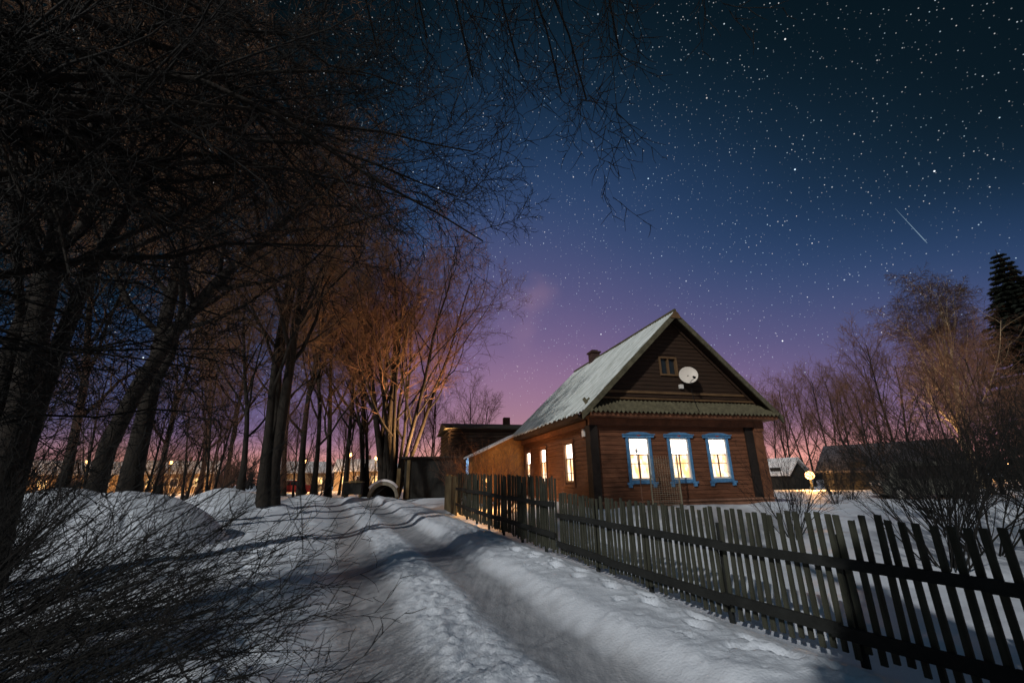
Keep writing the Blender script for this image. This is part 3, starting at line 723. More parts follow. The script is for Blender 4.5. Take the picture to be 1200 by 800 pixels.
# ------------------------------------------------------------------ outbuildings and village houses
def cottage(name, label, cat, loc, rz, w_, l_, h, rh, wallm, roofm, wins=(), chim=None, group=None, over=.3, door=None):
    # gable faces -x/+x ; long side faces -y ; w_ = along x, l_ = depth along y
    t = empty(name, loc, rz, label, cat, group)
    mb = MB(); zz = -.3; 
    mb.prism([(-l_/2, -.3), (l_/2, -.3), (l_/2, h), (0, h+rh*.985), (-l_/2, h)], -w_/2, w_/2, 'x')
    n = int((h)/.22)
    for i in range(n): mb.box(-w_/2+.02, w_/2-.02, -l_/2-.03, -l_/2-.001, i*.22+.01, i*.22+.2)
    mb.build('wall', wallm, t)
    for s_ in (-1, 1):
        e = l_/2+over; ze = h-rh*over/(l_/2)
        mb = MB(); mb.prism([(0, h+rh+.02), (s_*e, ze+.02), (s_*e, ze+.16), (s_*e*.97, ze+.2), (0, h+rh+.2)], -w_/2-over, w_/2+over, 'x')
        mb.build('roof', roofm, t)
    for (x, z, ww, hh_, m_) in wins:
        y = -l_/2-.035
        mb = MB(); mb.box(x-ww/2-.08, x+ww/2+.08, y-.04, y, z-hh_/2-.08, z-hh_/2); mb.box(x-ww/2-.08, x+ww/2+.08, y-.04, y, z+hh_/2, z+hh_/2+.08)
        mb.box(x-ww/2-.08, x-ww/2, y-.04, y, z-hh_/2, z+hh_/2); mb.box(x+ww/2, x+ww/2+.08, y-.04, y, z-hh_/2, z+hh_/2); mb.box(x-.03, x+.03, y-.03, y-.012, z-hh_/2, z+hh_/2)
        wi = mb.build('window', M['white'], t)
        mb = MB(); mb.box(x-ww/2, x+ww/2, y-.01, y-.002, z-hh_/2, z+hh_/2); mb.build('pane', m_, wi)
    if door:
        x = door; mb = MB(); mb.box(x-.42, x+.42, -l_/2-.06, -l_/2-.031, 0, 1.75); mb.build('door', M['shedwood'], t)
    if chim is not None:
        mb = MB(); mb.box(chim-.2, chim+.2, -.2, .2, h+rh*.7, h+rh+.75); mb.build('chimney', M['brick'], t)
    return t
cottage('small_shed', 'small dark shed with snowy gabled roof just right of the house corner', 'shed', (21.2, 36.5, H1(21.2, 36.5)-.1), R(-62), 3.0, 2.4, 1.35, .95, M['shedwood'], M['snow'], chim=-1.0, door=.6)
cottage('snowy_outbuilding', 'wide low outbuilding with broad shade-darkened snowy roof behind the pale van', 'outbuilding', (24.0, 29.0, H1(24, 29)-.1), R(-54), 6.2, 4.2, 1.3, 1.45, M['shedwood'], M['shadedroof'], door=-1)
farh = [('village_house', 'long pale village house in the lamp glow behind the leftmost trunks', 80, 62, 10, 5), ('village_house', 'pale village house in orange light between the thick trunk and the tree cluster', 205, 66, 9, -8),
        ('village_house', 'pale village house seen low behind the red car', 345, 74, 9, 12), ('village_house', 'orange-lit village house beyond the bin at the end of the road', 420, 70, 7, -5), ('village_house', 'orange-lit village house right of the fan-shaped tree base', 436, 88, 8, 8)]
for (nm, lab, px, Y, wl, rz) in farh:
    x = at_px(px, Y)
    cottage(nm, lab, 'house', (x, Y, H1(x, Y)), R(rz)-math.atan2(x, Y), wl, 6, 2.8, 1.6, M['yellowwall'], M['snow'],
            wins=[(-wl*.3, 1.5, .8, 1.0, M['pane_far']), (0, 1.5, .8, 1.0, M['glass']), (wl*.3, 1.5, .8, 1.0, M['pane_far'])], chim=1.0)

# ------------------------------------------------------------------ lamps
def lamp(label, x, y, h, m, power, col, rad=.22, arm=True, group=None, aim=None):
    z = H1(x, y)
    t = empty('street_lamp', (x, y, z-.05), math.atan2(-x, y), label, 'street lamp', group)
    mb = MB(); mb.tube([(0, 0, 0), (0, 0, h)], [.09, .06], 8); mb.build('post', M['rail'], t)
    if arm: mb = MB(); mb.tube([(0, 0, h-.08), (0, -.5, h+.1)], .025, 6); mb.build('arm', M['rail'], t)
    yy = -.55 if arm else -.0
    if arm: mb = MB(); mb.lathe([(.001, h+.3), (.12, h+.24), (rad+.04, h+.14), (rad+.05, h+.10)], 14, Matrix.Translation((0, yy, 0))); mb.build('lamp_shade', M['metal'], t, smooth=True)
    mb = MB(); mb.lathe([(max(.001, rad*math.sin(math.pi*i_/12)), h-.08+rad*math.cos(math.pi*i_/12)) for i_ in range(13)], 16, Matrix.Translation((0, yy, 0))); b = mb.build('bulb', m, t, smooth=True)
    ld = bpy.data.lights.new('lamp_light', 'SPOT' if aim else 'POINT'); ld.energy = power; ld.color = col; ld.shadow_soft_size = .25
    lo_ = bpy.data.objects.new('lamp_light', ld); COL.objects.link(lo_); lo_.parent = t; lo_.location = (0, yy-max(.35, rad+.05), h-.15)
    if aim:
        ld.spot_size = R(98); ld.spot_blend = 1; lo_.location = (0, yy-.3, h+.1); dv = Vector(aim)-Vector((x, y, z+h)); dv.rotate(Euler((0, 0, -t.rotation_euler.z))); lo_.rotation_euler = dv.to_track_quat('-Z', 'Y').to_euler()
    return t
ORG = (1, .45, .12)
lamp('low orange yard lamp glaring beside the small shed right of the house', at_px(946, 30), 30, 1.05, M['sodium'], 900, ORG, .27, arm=False)
lamp('orange street lamp furthest left, glimmering between the leftmost trunks', at_px(92, 55), 55, 4.2, M['sodium'], 4000, ORG)
lamp('orange street lamp right of the thick left trunk', at_px(192, 58), 58, 4.0, M['sodium'], 2500, ORG)
lamp('cold white lamp left of the tree cluster', at_px(280, 50), 50, 2.6, M['whitelamp'], 700, (.65, .9, 1))
lamp('orange street lamp shining over the parked red car', at_px(352, 60), 60, 4.0, M['sodium'], 2400, ORG)
lamp('orange street lamp between the thin trunks at the road end', at_px(405, 54), 54, 4.4, M['sodium'], 700, ORG)
lamp('added orange floodlight, unseen behind the dark shed, warming the tall crowns', -5.0, 31.3, 1.6, M['sodium'], 15000, (1, .55, .24), .12, aim=(-10.5, 31, 13))  # unseen light, added to warm the tree crowns
lamp('low orange lamp behind the tall fence beside the orange-lit lean-to', -1.25, 19.3, 1.0, M['sodium'], 240, ORG, .05)
lamp('orange street lamp beside the base of the fan-shaped tree', at_px(436, 62), 62, 4.4, M['sodium'], 2600, ORG)
lamp('distant orange lamp low behind the birch near the right edge', at_px(1150, 60), 60, 2.6, M['sodium'], 6000, ORG)
lamp('distant orange lamp low at the right edge behind the spruce', at_px(1180, 66), 66, 2.4, M['sodium'], 6000, ORG)
lamp('added orange floodlight, unseen behind the outbuilding, warming the birch', 27.2, 31.0, 1.4, M['sodium'], 9000, (1, .6, .28), .12, aim=(27.6, 27.5, 8))  # unseen light, added to warm the birch stems
lamp('distant orange lamp between the outbuilding gable and the birch trunk', at_px(1118, 64), 64, 2.2, M['sodium'], 2400, ORG)

# ------------------------------------------------------------------ trees
def nrmz(v):
    l_ = math.sqrt(v[0]*v[0]+v[1]*v[1]+v[2]*v[2]) or 1e-9; return (v[0]/l_, v[1]/l_, v[2]/l_)
def grow(out, rg, p, d, L, r, lvl, P):
    n = P['seg'][lvl]; st = L/n; pts = [p]; dirs = [d]; wn_ = P['wan'][lvl]; tr = P['trop'][lvl]; g = rg.gauss
    for i in range(n):
        d = nrmz((d[0]+g(0, wn_), d[1]+g(0, wn_), d[2]+g(0, wn_)+tr)); p = (p[0]+d[0]*st, p[1]+d[1]*st, p[2]+d[2]*st)
        pts.append(p); dirs.append(d)
    tip = P['tip'][lvl]
    rad = [r*(1-(1-tip)*(i/n)) for i in range(n+1)]
    out.append((pts, rad, lvl))
    if lvl >= P['max']: return
    kids(out, rg, pts, dirs, rad, L, lvl, P)
def kids(out, rg, pts, dirs, rad, L, lvl, P):
    k = P['n'][lvl]; n = len(pts)-1; t0 = P['t0'][lvl]; a0 = rg.uniform(0, 6.28)
    for j in range(k):
        t = t0+(1-t0)*(j+rg.uniform(.1, .9))/k; f = t*n; i = min(int(f), n-1); f -= i
        pp = tuple(pts[i][c]*(1-f)+pts[i+1][c]*f for c in range(3)); dd = dirs[i+1]
        ang = R(P['ang'][lvl]*rg.uniform(.7, 1.25)); azm = a0+j*2.4+rg.uniform(-.5, .5)
        a = nrmz((dd[1], -dd[0], .001)) if abs(dd[2]) < .99 else (1, 0, 0)
        b = (dd[1]*a[2]-dd[2]*a[1], dd[2]*a[0]-dd[0]*a[2], dd[0]*a[1]-dd[1]*a[0])
        ca, sa, cz, sz = math.cos(ang), math.sin(ang), math.cos(azm), math.sin(azm)
        nd_ = nrmz(tuple(dd[c]*ca+(a[c]*cz+b[c]*sz)*sa for c in range(3)))
        LL = L*P['len'][lvl]*(1-P['fall'][lvl]*(t-t0)/(1-t0+1e-6))*rg.uniform(.7, 1.2)
        rr = min(rad[i]*P['rr'][lvl], P.get('rmax', [9]*9)[lvl+1]); rr = max(rr, P['rmin'])
        grow(out, rg, pp, nd_, LL, rr, lvl+1, P)
def tubes(branches, sides):
    Vs = []; Fs = []; base = 0; groups = {}
    for pts, rad, lvl in branches: groups.setdefault((len(pts), sides[lvl]), []).append((pts, rad))
    for (n, k), L in groups.items():
        P_ = np.array([b[0] for b in L]); R_ = np.array([b[1] for b in L]); B = len(L)
        T = np.empty_like(P_); T[:, 1:-1] = P_[:, 2:]-P_[:, :-2]; T[:, 0] = P_[:, 1]-P_[:, 0]; T[:, -1] = P_[:, -1]-P_[:, -2]
        T /= np.linalg.norm(T, axis=2, keepdims=True)+1e-9
        ax = T.mean(1); ref = np.where(np.abs(ax[:, 2:3]) < .8, np.array([[0, 0, 1.]]), np.array([[1., 0, 0]]))[:, None, :].repeat(n, 1)
        A = np.cross(T, ref); A /= np.linalg.norm(A, axis=2, keepdims=True)+1e-9; C_ = np.cross(T, A)
        q = np.arange(k)*2*np.pi/k
        V = P_[:, :, None, :]+R_[:, :, None, None]*(A[:, :, None, :]*np.cos(q)[None, None, :, None]+C_[:, :, None, :]*np.sin(q)[None, None, :, None])
        ids = base+np.arange(B*n*k).reshape(B, n, k)
        a = ids[:, :-1, :]; b = np.roll(a, -1, 2); d = ids[:, 1:, :]; c = np.roll(d, -1, 2)
        Fs.append(np.stack([a, b, c, d], -1).reshape(-1, 4)); Vs.append(V.reshape(-1, 3)); base += B*n*k
    return np.concatenate(Vs), np.concatenate(Fs)
def tree_meshes(name, branches, bark, twig, split=2):
    tr = [b for b in branches if b[2] < split]; cr_ = [b for b in branches if b[2] >= split]
    S = [12, 7, 4, 3, 3, 3, 3]
    m1 = np_mesh(name+'_trunk', *tubes(tr, S), bark); m2 = np_mesh(name+'_crown', *tubes(cr_, S), twig, smooth=False) if cr_ else None
    return m1, m2
def put_tree(ms, name, label, cat, x, y, rz=0, sc=1.0, scz=None, group=None, dz=-.08, z=None, tilt=0):
    t = empty(name, (x, y, (H1(x, y) if z is None else z)+dz), rz, label, cat, group)
    t.rotation_euler = (Matrix.Rotation(R(-tilt), 4, 'Y') @ Matrix.Rotation(rz, 4, 'Z')).to_euler(); t.scale = (sc, sc, scz or sc)
    for n_, me in zip(('trunk', 'crown'), ms):
        if me:
            o = bpy.data.objects.new(n_, me); COL.objects.link(o); o.parent = t
    return t
def flare(out):      # root flare on the trunk
    for i, (pts, rad, lvl) in enumerate(out):
        if lvl == 0 and pts[0][2] < .3:
            rad[0] *= 1.55
            if len(rad) > 8: rad[1] *= 1.1
# prototypes -------------------------------------------------------
P_up = dict(seg=[10, 8, 6, 4, 3], wan=[.025, .09, .13, .16, .2], trop=[.02, .07, .05, .03, .02], tip=[.25, .2, .3, .4, .5], n=[13, 10, 8, 7], t0=[.22, .18, .15, .1],
            ang=[38, 38, 42, 45], len=[.62, .48, .5, .5], fall=[.55, .4, .3, .3], rr=[.5, .5, .5, .5], rmin=.011, max=4)
def deciduous(seed, Hh, r, P, stems=1, spread=.18):
    rg = random.Random(seed); out = []
    for s_ in range(stems):
        a = rg.uniform(0, 6.28)+s_*6.28/stems; k = 0 if stems == 1 else spread
        grow(out, rg, (math.cos(a)*.18*(stems > 1), math.sin(a)*.18*(stems > 1), 0), nrmz((math.cos(a)*k*rg.uniform(.4, 1.3), math.sin(a)*k*rg.uniform(.4, 1.3), 1)), Hh*rg.uniform(.85, 1.05), r*(1 if stems == 1 else rg.uniform(.55, .8)), 0, P)
    flare(out); return out
Pf = dict(P_up); Pf.update(n=[12, 9, 7, 7], max=4, wan=[.04, .12, .16, .2, .24])
t_up = tree_meshes('upright', deciduous(11, 17, .22, Pf), M['bark'], M['twig'])
Pm = dict(P_up); Pm.update(n=[10, 7, 6, 6], t0=[.25, .2, .15, .1], ang=[36, 38, 42, 45], wan=[.05, .11, .15, .18, .2])
t_fan = tree_meshes('fan', deciduous(21, 17.0, .24, Pm, 7, .26), M['bark'], M['redtwig'])
Pc = dict(P_up); Pc.update(n=[10, 8, 7, 6], t0=[.3, .2, .15, .1], wan=[.05, .12, .16, .18, .2])
t_clu = tree_meshes('cluster', deciduous(31, 16, .36, Pc, 3, .10), M['bark'], M['twig'])
Ps = dict(P_up); Ps.update(n=[11, 10, 10], max=3, t0=[.2, .15, .1, .1], rmin=.008)
t_small = tree_meshes('small', deciduous(41, 8.5, .13, Ps, 2, .2), M['bark'], M['redtwig'])
Pb = dict(seg=[12, 9, 7, 5, 4], wan=[.05, .08, .12, .14, .15], trop=[.03, .09, -.02, -.10, -.14], tip=[.2, .2, .3, .4, .5], n=[11, 9, 8, 6], t0=[.2, .25, .2, .1],
          ang=[28, 34, 45, 45], len=[.6, .42, .5, .6], fall=[.5, .4, .3, .3], rr=[.5, .4, .4, .5], rmin=.010, max=4)
t_birch = tree_meshes('birch', deciduous(51, 15, .22, Pb, 3, .16), M['birch'], M['birchtwig'], split=3)

# the left wood
G = 'bare trees of the wood left of the road'
put_tree(t_clu, 'bare_tree', 'massive bare trunk filling the far left edge of the photo', 'tree', -8.3, 7.3, .6, .8, .9, group=G, tilt=5)
put_tree(t_up, 'bare_tree', 'thick dark trunk standing right behind the lit snow heap', 'tree', -11.7, 14.0, 2.2, 1.3, 1.1, group=G, tilt=5)
put_tree(t_clu, 'bare_tree', 'cluster of close dark trunks with snowy foot at the left roadside', 'tree', -11.0, 20.4, 1.2, 1.0, 1.05, group=G, tilt=6)
put_tree(t_up, 'bare_tree', 'slender tree just left of the roadside trunk cluster', 'tree', -12.6, 21.0, 4, .62, group=G, tilt=4)
lt = [('dark tree with forked trunk right of the roadside cluster', 352, 31, t_up, 1.0, .3), ('tree leaning against its neighbour left of the straight pale-lit trunk', 366, 30, t_up, .8, 2.9),
      ('straight pale-lit trunk halfway between cluster and fan-shaped tree', 383, 33, t_up, .92, 5.1), ('slim tree rising behind the wooden bin', 403, 37, t_up, .85, 1.9),
      ('V-shaped tree immediately right of the wooden bin', 426, 34, t_clu, .72, 3.6), ('dark twin-stemmed tree immediately left of the cellar mouth', 448, 31, t_clu, .9, 5.0),
      ('slim tree far back left of the cold white lamp', 232, 38, t_up, .9, 3.3), ('tree far back under the orange lamp behind the heap', 186, 34, t_up, .95, .9),
      ('tree in the dark between far left trunk and thick trunk', 70, 24, t_up, 1.1, 4.4), ('tree at the back beyond the cold white lamp', 262, 44, t_up, 1.05, 2.0),
      ('small thin tree beside the foot of the snowy mound', 247, 25, t_small, .8, 1.0), ('tall tree at the back behind the forked trunk', 330, 42, t_up, 1.1, 5.6)]
for lab, px, Y, ms, s_, rz in lt:
    x = at_px(px, Y); put_tree(ms, 'bare_tree', lab, 'tree', x, Y, rz, s_, s_*1.12, group=G, tilt=3)
for i, (px, Y, s_, lab) in enumerate(((28, 17, .75, 'young bushy tree at the far left edge behind the near trunk'), (105, 20, .8, 'young bushy tree behind the left half of the snow heap'), (172, 21, .7, 'young bushy tree just right of the thick trunk'),
        (215, 27, .85, 'young bushy tree in the gap right of the thick trunk'), (240, 34, 1.0, 'young bushy tree far back in the gap beside the white lamp'), (320, 27, .7, 'young bushy tree close right of the roadside cluster'),
        (345, 38, .9, 'young bushy tree over the red car'), (395, 42, 1.0, 'young bushy tree far back between the pale-lit trunk and the bin'), (415, 46, 1.0, 'young bushy tree far back above the bin'), (478, 36, .9, 'young bushy tree behind the roof of the dark shed'))):
    put_tree(t_small, 'young_tree', lab, 'tree', at_px(px, Y), Y, i*1.3, s_*.95, group='young bushy trees under the tall trunks')
put_tree(t_fan, 'bare_tree', 'tall fan-shaped tree with many reddish stems behind the cellar mouth', 'tree', -8.2, 31.0, 1.0, 1.0, 1.0, group=G)
put_tree(t_small, 'bare_tree', 'low purplish tree crown rising over the log building roof', 'tree', at_px(556, 46), 46, .4, 1.15)
put_tree(t_small, 'bare_tree', 'thin tree left of the log building wall', 'tree', at_px(500, 40), 40, 2.4, 1.1)
# leaning birch on the left, its shade put in as dark bark
rg = random.Random(8); out_ = []
main = [(-11.2, 12.2, .2), (-11.0, 12.0, 1.8), (-10.4, 11.8, 3.4), (-9.5, 11.5, 4.9), (-8.4, 11.2, 6.2), (-7.2, 10.9, 7.3), (-6.0, 10.6, 8.2), (-4.9, 10.4, 9.0)]
main = [(a+11.2, b-12.2, c-.2) for a, b, c in main]
dirs_ = [nrmz(tuple(main[min(i+1, 7)][c]-main[max(i-1, 0)][c] for c in range(3))) for i in range(8)]
Pl = dict(Pb); Pl.update(n=[14, 8, 7, 5], t0=[.4, .15, .1, .1], len=[.42, .45, .5, .5], ang=[55, 45, 45, 45])
rad_ = [.24, .21, .19, .165, .14, .11, .08, .04]; out_.append((main, rad_, 0)); kids(out_, rg, main, dirs_, rad_, 11, 0, Pl)
put_tree(tree_meshes('leaning', out_, M['bark'], M['twig'], 2), 'bare_tree', 'tree leaning to the right above the lit snow heap', 'tree', -11.2, 12.2)

# near trees whose boughs hang over the road
Ph = dict(seg=[10, 8, 7, 5, 4], wan=[.05, .07, .10, .13, .15], trop=[.0, .02, .015, .02, .02], tip=[.3, .15, .2, .3, .4], n=[0, 15, 9, 6], t0=[.3, .15, .12, .1],
          ang=[50, 42, 42, 45], len=[.6, .42, .45, .45], fall=[.3, .45, .35, .3], rr=[.5, .45, .45, .55], rmin=.0055, rmax=[9, 9, .032, .015, .009], max=4)
def overhang(seed, base, top, limbs, r):
    rg = random.Random(seed); out = []
    n = 8; tp = [tuple(base[c]*(1-i/n)+top[c]*i/n+(rg.gauss(0, .05) if c < 2 else 0) for c in range(3)) for i in range(n+1)]
    tr_ = [r*(1-.6*i/n) for i in range(n+1)]; tr_[0] *= 1.4; out.append((tp, tr_, 0))
    for (t, tgt, lr, sag) in limbs:
        i = min(int(t*n), n-1); p0 = tp[i]; m_ = 9; pts = []
        for k in range(m_+1):
            f = k/m_; e = 1-(1-f)**1.15
            pts.append(tuple(p0[c]*(1-f)+tgt[c]*f+(rg.gauss(0, .07)*math.sin(f*3.14)) + (sag*math.sin(f*math.pi) if c == 2 else 0) for c in range(3)))
        ds = [nrmz(tuple(pts[min(q+1, m_)][c]-pts[max(q-1, 0)][c] for c in range(3))) for q in range(m_+1)]
        L = sum(math.dist(pts[q], pts[q+1]) for q in range(m_)); rd = [max(.012, lr*(1-.85*q/m_)) for q in range(m_+1)]
        out.append((pts, rd, 1)); kids(out, rg, pts, ds, rd, L, 1, Ph)
    bx_, by_, bz_ = base
    return [([(a-bx_, b-by_, c-bz_) for a, b, c in pts], rad, lvl) for pts, rad, lvl in out]
rg = random.Random(77)
limbs = []
for i in range(17):
    f = (i+.5)/17
    el = R(rg.uniform(19+16*f, 54)); azm = R(-62+54*f+rg.uniform(-6, 6)); dd = rg.uniform(5.5, 7.6)
    limbs.append((rg.uniform(.3, .95), (math.sin(azm)*dd, math.cos(azm)*dd, 1.6+dd*math.tan(el)*.85), rg.uniform(.045, .085), rg.uniform(.0, .6)))
for i in range(9):
    azm = R(-62+rg.uniform(0, 30)); el = R(rg.uniform(6, 20)); dd = rg.uniform(6, 8.5)
    limbs.append((rg.uniform(.15, .4), (math.sin(azm)*dd, math.cos(azm)*dd, 1.6+dd*math.tan(el)), .035, .3))
limbs += [(.5, (-.9, 6.4, 6.3), .06, .5), (.55, (-.6, 6.0, 6.9), .05, .3), (.45, (-1.5, 6.4, 6.2), .05, .6)]
a_ = overhang(5, (-6.9, 2.6, 0), (-6.0, 2.8, 9.5), limbs, .26)
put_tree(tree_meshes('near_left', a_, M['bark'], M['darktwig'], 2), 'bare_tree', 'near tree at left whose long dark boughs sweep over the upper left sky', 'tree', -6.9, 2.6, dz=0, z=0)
limbs2 = []
for (azd, eld, dd) in ((-14, 52, 4.6), (-6, 49, 4.8), (2, 50, 5.0), (9, 47, 5.0), (13, 46, 4.8), (19, 50, 4.4), (-22, 50, 5.0), (26, 55, 4.0), (-30, 54, 4.6), (-38, 50, 4.8)):
    a, e = R(azd), R(eld); limbs2.append((.93, (math.sin(a)*dd, math.cos(a)*dd, 1.6+dd*math.tan(e)), .05, .6))
Ph.update(n=[0, 10, 7, 5])
b_ = overhang(9, (3.2, -3.8, 0), (-2.4, -1.3, 8.8), limbs2, .2)
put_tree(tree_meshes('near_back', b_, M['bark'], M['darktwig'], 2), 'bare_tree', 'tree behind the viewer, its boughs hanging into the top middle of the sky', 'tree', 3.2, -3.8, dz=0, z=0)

# shrubs
Pshr = dict(seg=[8, 6, 4, 3], wan=[.05, .08, .12, .18], trop=[.0, .02, .02, .02], tip=[.3, .3, .4, .5], n=[7, 5, 3], t0=[.2, .15, .1], ang=[24, 30, 38], len=[.55, .5, .45], fall=[.45, .4, .3], rr=[.6, .6, .6], rmin=.0025, max=3)
def shrub_mesh(seed, n, L, spread, lean=(0, 0), r=.012, P=Pshr, flat=1.0, m='darktwig'):
    rg = random.Random(seed); out = []
    for i in range(n):
        a = rg.uniform(0, 6.28); k = spread*math.sqrt(rg.random())
        grow(out, rg, (math.cos(a)*.25*rg.random(), math.sin(a)*.25*rg.random(), 0), nrmz((math.cos(a)*k+lean[0], math.sin(a)*k+lean[1], flat)), L*rg.uniform(.6, 1.15), r*rg.uniform(.6, 1.1), 0, P)
    return np_mesh('shrub', *tubes(out, [5, 4, 3, 3, 3]), M[m], smooth=False)
def put_shrub(me, label, x, y, rz=0, sc=1, group=None, dz=-.05):
    o = bpy.data.objects.new('bare_shrub', me); COL.objects.link(o); o.location = (x, y, H1(x, y)+dz); o.rotation_euler = (0, 0, rz); o.scale = (sc,)*3
    return tag(o, label, 'shrub', group)
GL = 'leafless shrubs in the lower left foreground'
sa = shrub_mesh(1, 20, 2.4, .5, (.95, .25), .015, flat=.45); sb_ = shrub_mesh(2, 20, 2.0, .6, (.35, .2), .014, flat=.9); sc_ = shrub_mesh(3, 17, 2.4, .8, (0, 0), .016, flat=1.0)
put_shrub(sa, 'near dark shrub fanning low twigs rightwards over the bottom left corner', -3.9, 2.3, 0, 1.0, GL)
put_shrub(sb_, 'dark shrub with upright twigs close to the left edge of the photo', -4.7, 3.3, .2, 1.0, GL)
put_shrub(sa, 'dark shrub whose long twigs cross the snow below the lit heap', -5.6, 4.2, .12, 1.05, GL)
put_shrub(sb_, 'dark shrub standing against the right half of the lit heap', -7.4, 6.3, .5, .95, GL)
put_shrub(sb_, 'dark shrub standing against the left half of the lit heap', -7.9, 5.2, 2.1, .95, GL)
put_shrub(sa, 'dark shrub at the very bottom left corner with thick crossing twigs', -3.2, 1.7, -.15, .9, GL)
GR = 'leafless shrubs in the yard behind the right end of the fence'
for x, y, rz, s_, lab in ((6.6, 7.4, 0, 1.05, 'tangled shrub behind the fence in front of the yard lamp side'), (8.4, 8.6, 1.4, 1.1, 'tangled shrub behind the fence just left of the van'), (8.6, 6.7, 2.6, 1.1, 'tangled shrub right behind the fence below the van'),
                          (10.8, 8.0, 4.0, 1.2, 'tangled shrub behind the fence at the far right beside the snow mound'), (7.0, 5.2, 5.0, .8, 'low shrub close behind the darkest pickets at lower right')):
    put_shrub(sc_, lab, x, y, rz, s_, GR)
for i, (x, y, s_, lab) in enumerate(((6.2, 10.6, .8, 'yard shrub nearest to the front corner of the house'), (9.8, 10.8, 1.0, 'yard shrub in front of the yard lamp'), (12.0, 9.9, 1.15, 'yard shrub behind the far right pickets'), (11.8, 13.0, 1.1, 'yard shrub halfway between the fence and the van'),
        (10.6, 6.6, 1.1, 'yard shrub against the darkest pickets at the right edge'), (14.9, 20.5, .9, 'yard shrub left of the van near the outbuilding corner'),
        (19.0, 19.0, 1.3, 'yard shrub farthest right under the birch'), (17.0, 24.5, .9, 'yard shrub by the outbuilding left wall'), (12.8, 18.5, .7, 'low yard shrub on the open snow before the lamp'))):
    put_shrub(sc_, lab, x, y, i*1.1, s_, 'scattered leafless shrubs of the yard')
so_ = shrub_mesh(6, 22, 2.2, .6, (0, 0), .018, m='redtwig')
put_shrub(so_, 'brown shrub against the orange-lit lean-to wall', -.9, 20.3, 0, 1.1); put_shrub(so_, 'brown shrub below the cold-lit window of the log building', -2.9, 23.5, 2, 1.1)
put_shrub(so_, 'brown shrub beside the side windows of the house', -.2, 17.4, 4, .8)
for i, (px, Y, s_, lab) in enumerate(((58, 26, 1.5, 'undergrowth shrub furthest left behind the snow heap'), (100, 30, 1.7, 'undergrowth shrub behind the crest of the snow heap'), (165, 28, 1.6, 'undergrowth shrub beside the foot of the thick trunk'), (196, 36, 1.8, 'undergrowth shrub in front of the house with orange windows'),
        (222, 33, 1.6, 'undergrowth shrub left of the cold white lamp'), (262, 30, 1.4, 'undergrowth shrub right under the cold white lamp'), (322, 36, 1.5, 'undergrowth shrub between roadside cluster and red car'), (372, 38, 1.5, 'undergrowth shrub at the foot of the pale-lit trunk'), (425, 40, 1.5, 'undergrowth shrub right behind the wooden bin'))):
    put_shrub(so_, lab, at_px(px, Y), Y, i*.9, s_, 'undergrowth shrubs of the left wood')
# right side trees
GB = 'bare trees of the line beyond the yard'
rt = [('thin forked tree rising right behind the small shed roof', 903, 41, t_small, .95, .2), ('thin tree right of the small shed, left of the yard lamp', 922, 43, t_small, 1.05, 2.2), ('bushy tree directly above the yard lamp', 948, 46, t_small, 1.15, 4.1),
      ('bushy tree right of the yard lamp', 975, 44, t_small, 1.15, 1.0), ('bushy tree left of the outbuilding roof', 1000, 40, t_small, 1.1, 5.2), ('dense tree above the left of the outbuilding roof', 1030, 42, t_small, 1.3, 3.0),
      ('dense tree above the middle of the outbuilding roof', 1058, 40, t_small, 1.45, .8), ('dark tree between birch and spruce', 1150, 36, t_up, .68, 1.8), ('dark tree low at the right edge behind the spruce', 1190, 42, t_up, .6, 2.8)]
for lab, px, Y, ms, s_, rz in rt:
    put_tree(ms, 'bare_tree', lab, 'tree', at_px(px, Y), Y, rz, s_, group=GB)
for x, y, s_, rz, lab in ((17.2, 17.5, .5, .5, 'sapling in front of the left end of the outbuilding'), (20.3, 17.6, .45, 2.0, 'sapling right in front of the pale van'), (22.5, 21.5, .75, 3.0, 'sapling right of the van under the birch'),
                         (26.5, 24.0, .9, 4.0, 'bushy young tree in the dark between birch and spruce'), (19.5, 24.5, .6, 1.0, 'sapling between the van and the outbuilding')):
    put_tree(t_small, 'young_tree', lab, 'tree', x, y, rz, s_, group='saplings about the outbuilding')
put_tree(t_birch, 'birch_tree', 'tall birch with pale lit stems and rounded crown right of the house', 'tree', 27.6, 27.0, .5, .9, .74)
# spruce
rg = random.Random(3); br = []; ndl = []
br.append(([(0, 0, i*1.6) for i in range(11)], [.22*(1-i/10.5) for i in range(11)], 0))
z = 1.0
while z < 15.6:
    L = 3.4*(1-z/16.0)+.12; k = 7
    for j in range(k):
        a = j*6.28/k+z*2.1+rg.uniform(-.3, .3); LL = L*rg.uniform(.75, 1.15); n = 6; p = (0, 0, z); d = nrmz((math.cos(a), math.sin(a), .15)); pts = [p]
        for i in range(n):
            d = nrmz((d[0], d[1], d[2]-.09+(.12 if i > 3 else 0))); p = tuple(p[c]+d[c]*LL/n for c in range(3)); pts.append(p)
        br.append((pts, [.03*(1-i/(n+1)) for i in range(n+1)], 1))
        for i in range(1, n+1):
            for s_ in range(24):
                f = rg.random(); q = tuple(pts[i-1][c]*(1-f)+pts[i][c]*f for c in range(3)); sd_ = rg.choice((-1, 1))
                e = nrmz((d[0]*.7-d[1]*sd_*.8, d[1]*.7+d[0]*sd_*.8, rg.uniform(-.75, .05))); l_ = rg.uniform(.14, .45)*min(1, L)
                ndl.append(([q, tuple(q[c]+e[c]*l_*.5 for c in range(3)), tuple(q[c]+e[c]*l_+(-.05 if c == 2 else 0) for c in range(3))], [.012, .045, .004], 2))
    z += rg.uniform(.26, .40)
sp1 = np_mesh('spruce_trunk', *tubes(br, [8, 4, 3]), M['bark']); sp2 = np_mesh('spruce_crown', *tubes(ndl, [8, 4, 3]), M['needle'], smooth=False)
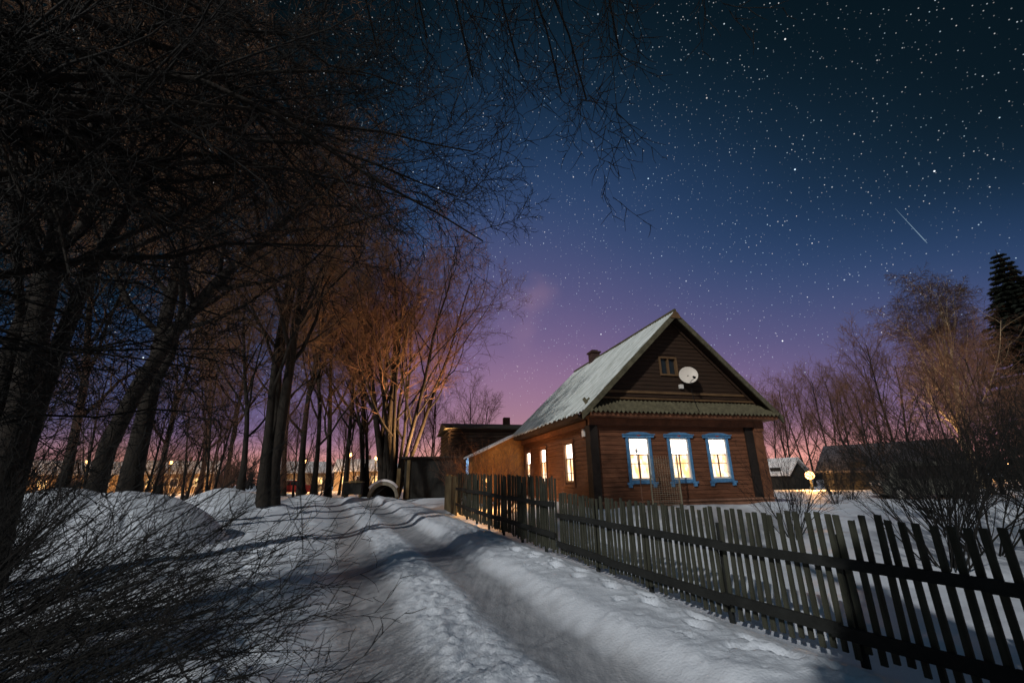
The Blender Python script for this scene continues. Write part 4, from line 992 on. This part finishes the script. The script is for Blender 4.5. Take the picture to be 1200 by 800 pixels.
put_tree((sp1, sp2), 'spruce_tree', 'dark spruce cut by the right edge of the photo', 'tree', 31.9, 25.5, 0, 1.25, .93)
for (x, y, rz, s_, lab) in ((-.9, -3.2, 1, .42, 'young spruce added for shade behind the viewer, nearest to the fence'), (1.4, -3.4, 2.2, .40, 'young spruce added for shade behind the viewer on the fence side'), (-8.0, -2.6, 2, .30, 'young spruce added for shade behind the viewer on the left verge'),
                            (-8.8, -4.2, 3, .40, 'young spruce added for shade behind the viewer in the middle of the left row'), (-11.2, -4.6, 4, .42, 'young spruce added for shade behind the viewer, last of the left row')):
    put_tree((sp1, sp2), 'spruce_tree', lab, 'tree', x, y, rz, s_*1.5, s_)  # out of view, added to shade the near fence and shrubs
# far wood: one dark mass on the horizon
br = []; rg = random.Random(12)
for i in range(1700):
    a = R(rg.uniform(-68, 68)); d = rg.uniform(110, 200); x, y = math.sin(a)*d, math.cos(a)*d; h = rg.uniform(2.5, 6)*(1+.5*math.sin(a*9)+.3*math.sin(a*31))
    lean = rg.uniform(-.3, .3)
    br.append(([(x, y, .2), (x+lean, y, h*.5), (x+lean*2, y, h)], [.16, .12, .03], 0))
    for k in range(12):
        z0_ = h*rg.uniform(.15, .85); q = rg.uniform(-1.9, 1.9); br.append(([(x+lean*z0_/h, y, z0_), (x+q*.6, y+rg.uniform(-1, 1), z0_+h*.10), (x+q, y+rg.uniform(-1, 1), z0_+h*.22)], [.09, .08, .03], 1))
fw = bpy.data.objects.new('far_wood', np_mesh('far_wood', *tubes(br, [4, 3]), M['darktwig'], smooth=False)); COL.objects.link(fw)
tag(fw, 'dark far-off wood along the horizon beyond the village', 'wood', kind='stuff')

# meteor high over the birch
mb = MB(); A = Vector((424.0, 400, 313)); 
def dirpx(x, y):
    v = Vector(((x-600)/508.3, (400-y)/508.3, -1)); return (cam.matrix_world.to_3x3() @ v).normalized()
a = dirpx(1048, 242)*520; b = dirpx(1086, 283)*520
mb.tube([a, a.lerp(b, .5), a.lerp(b, .9), b], [.05, .22, .34, .12], 6); me_ = mb.build('meteor', M['meteor']); tag(me_, 'thin pale meteor streak in the dark sky above the birch', 'meteor')
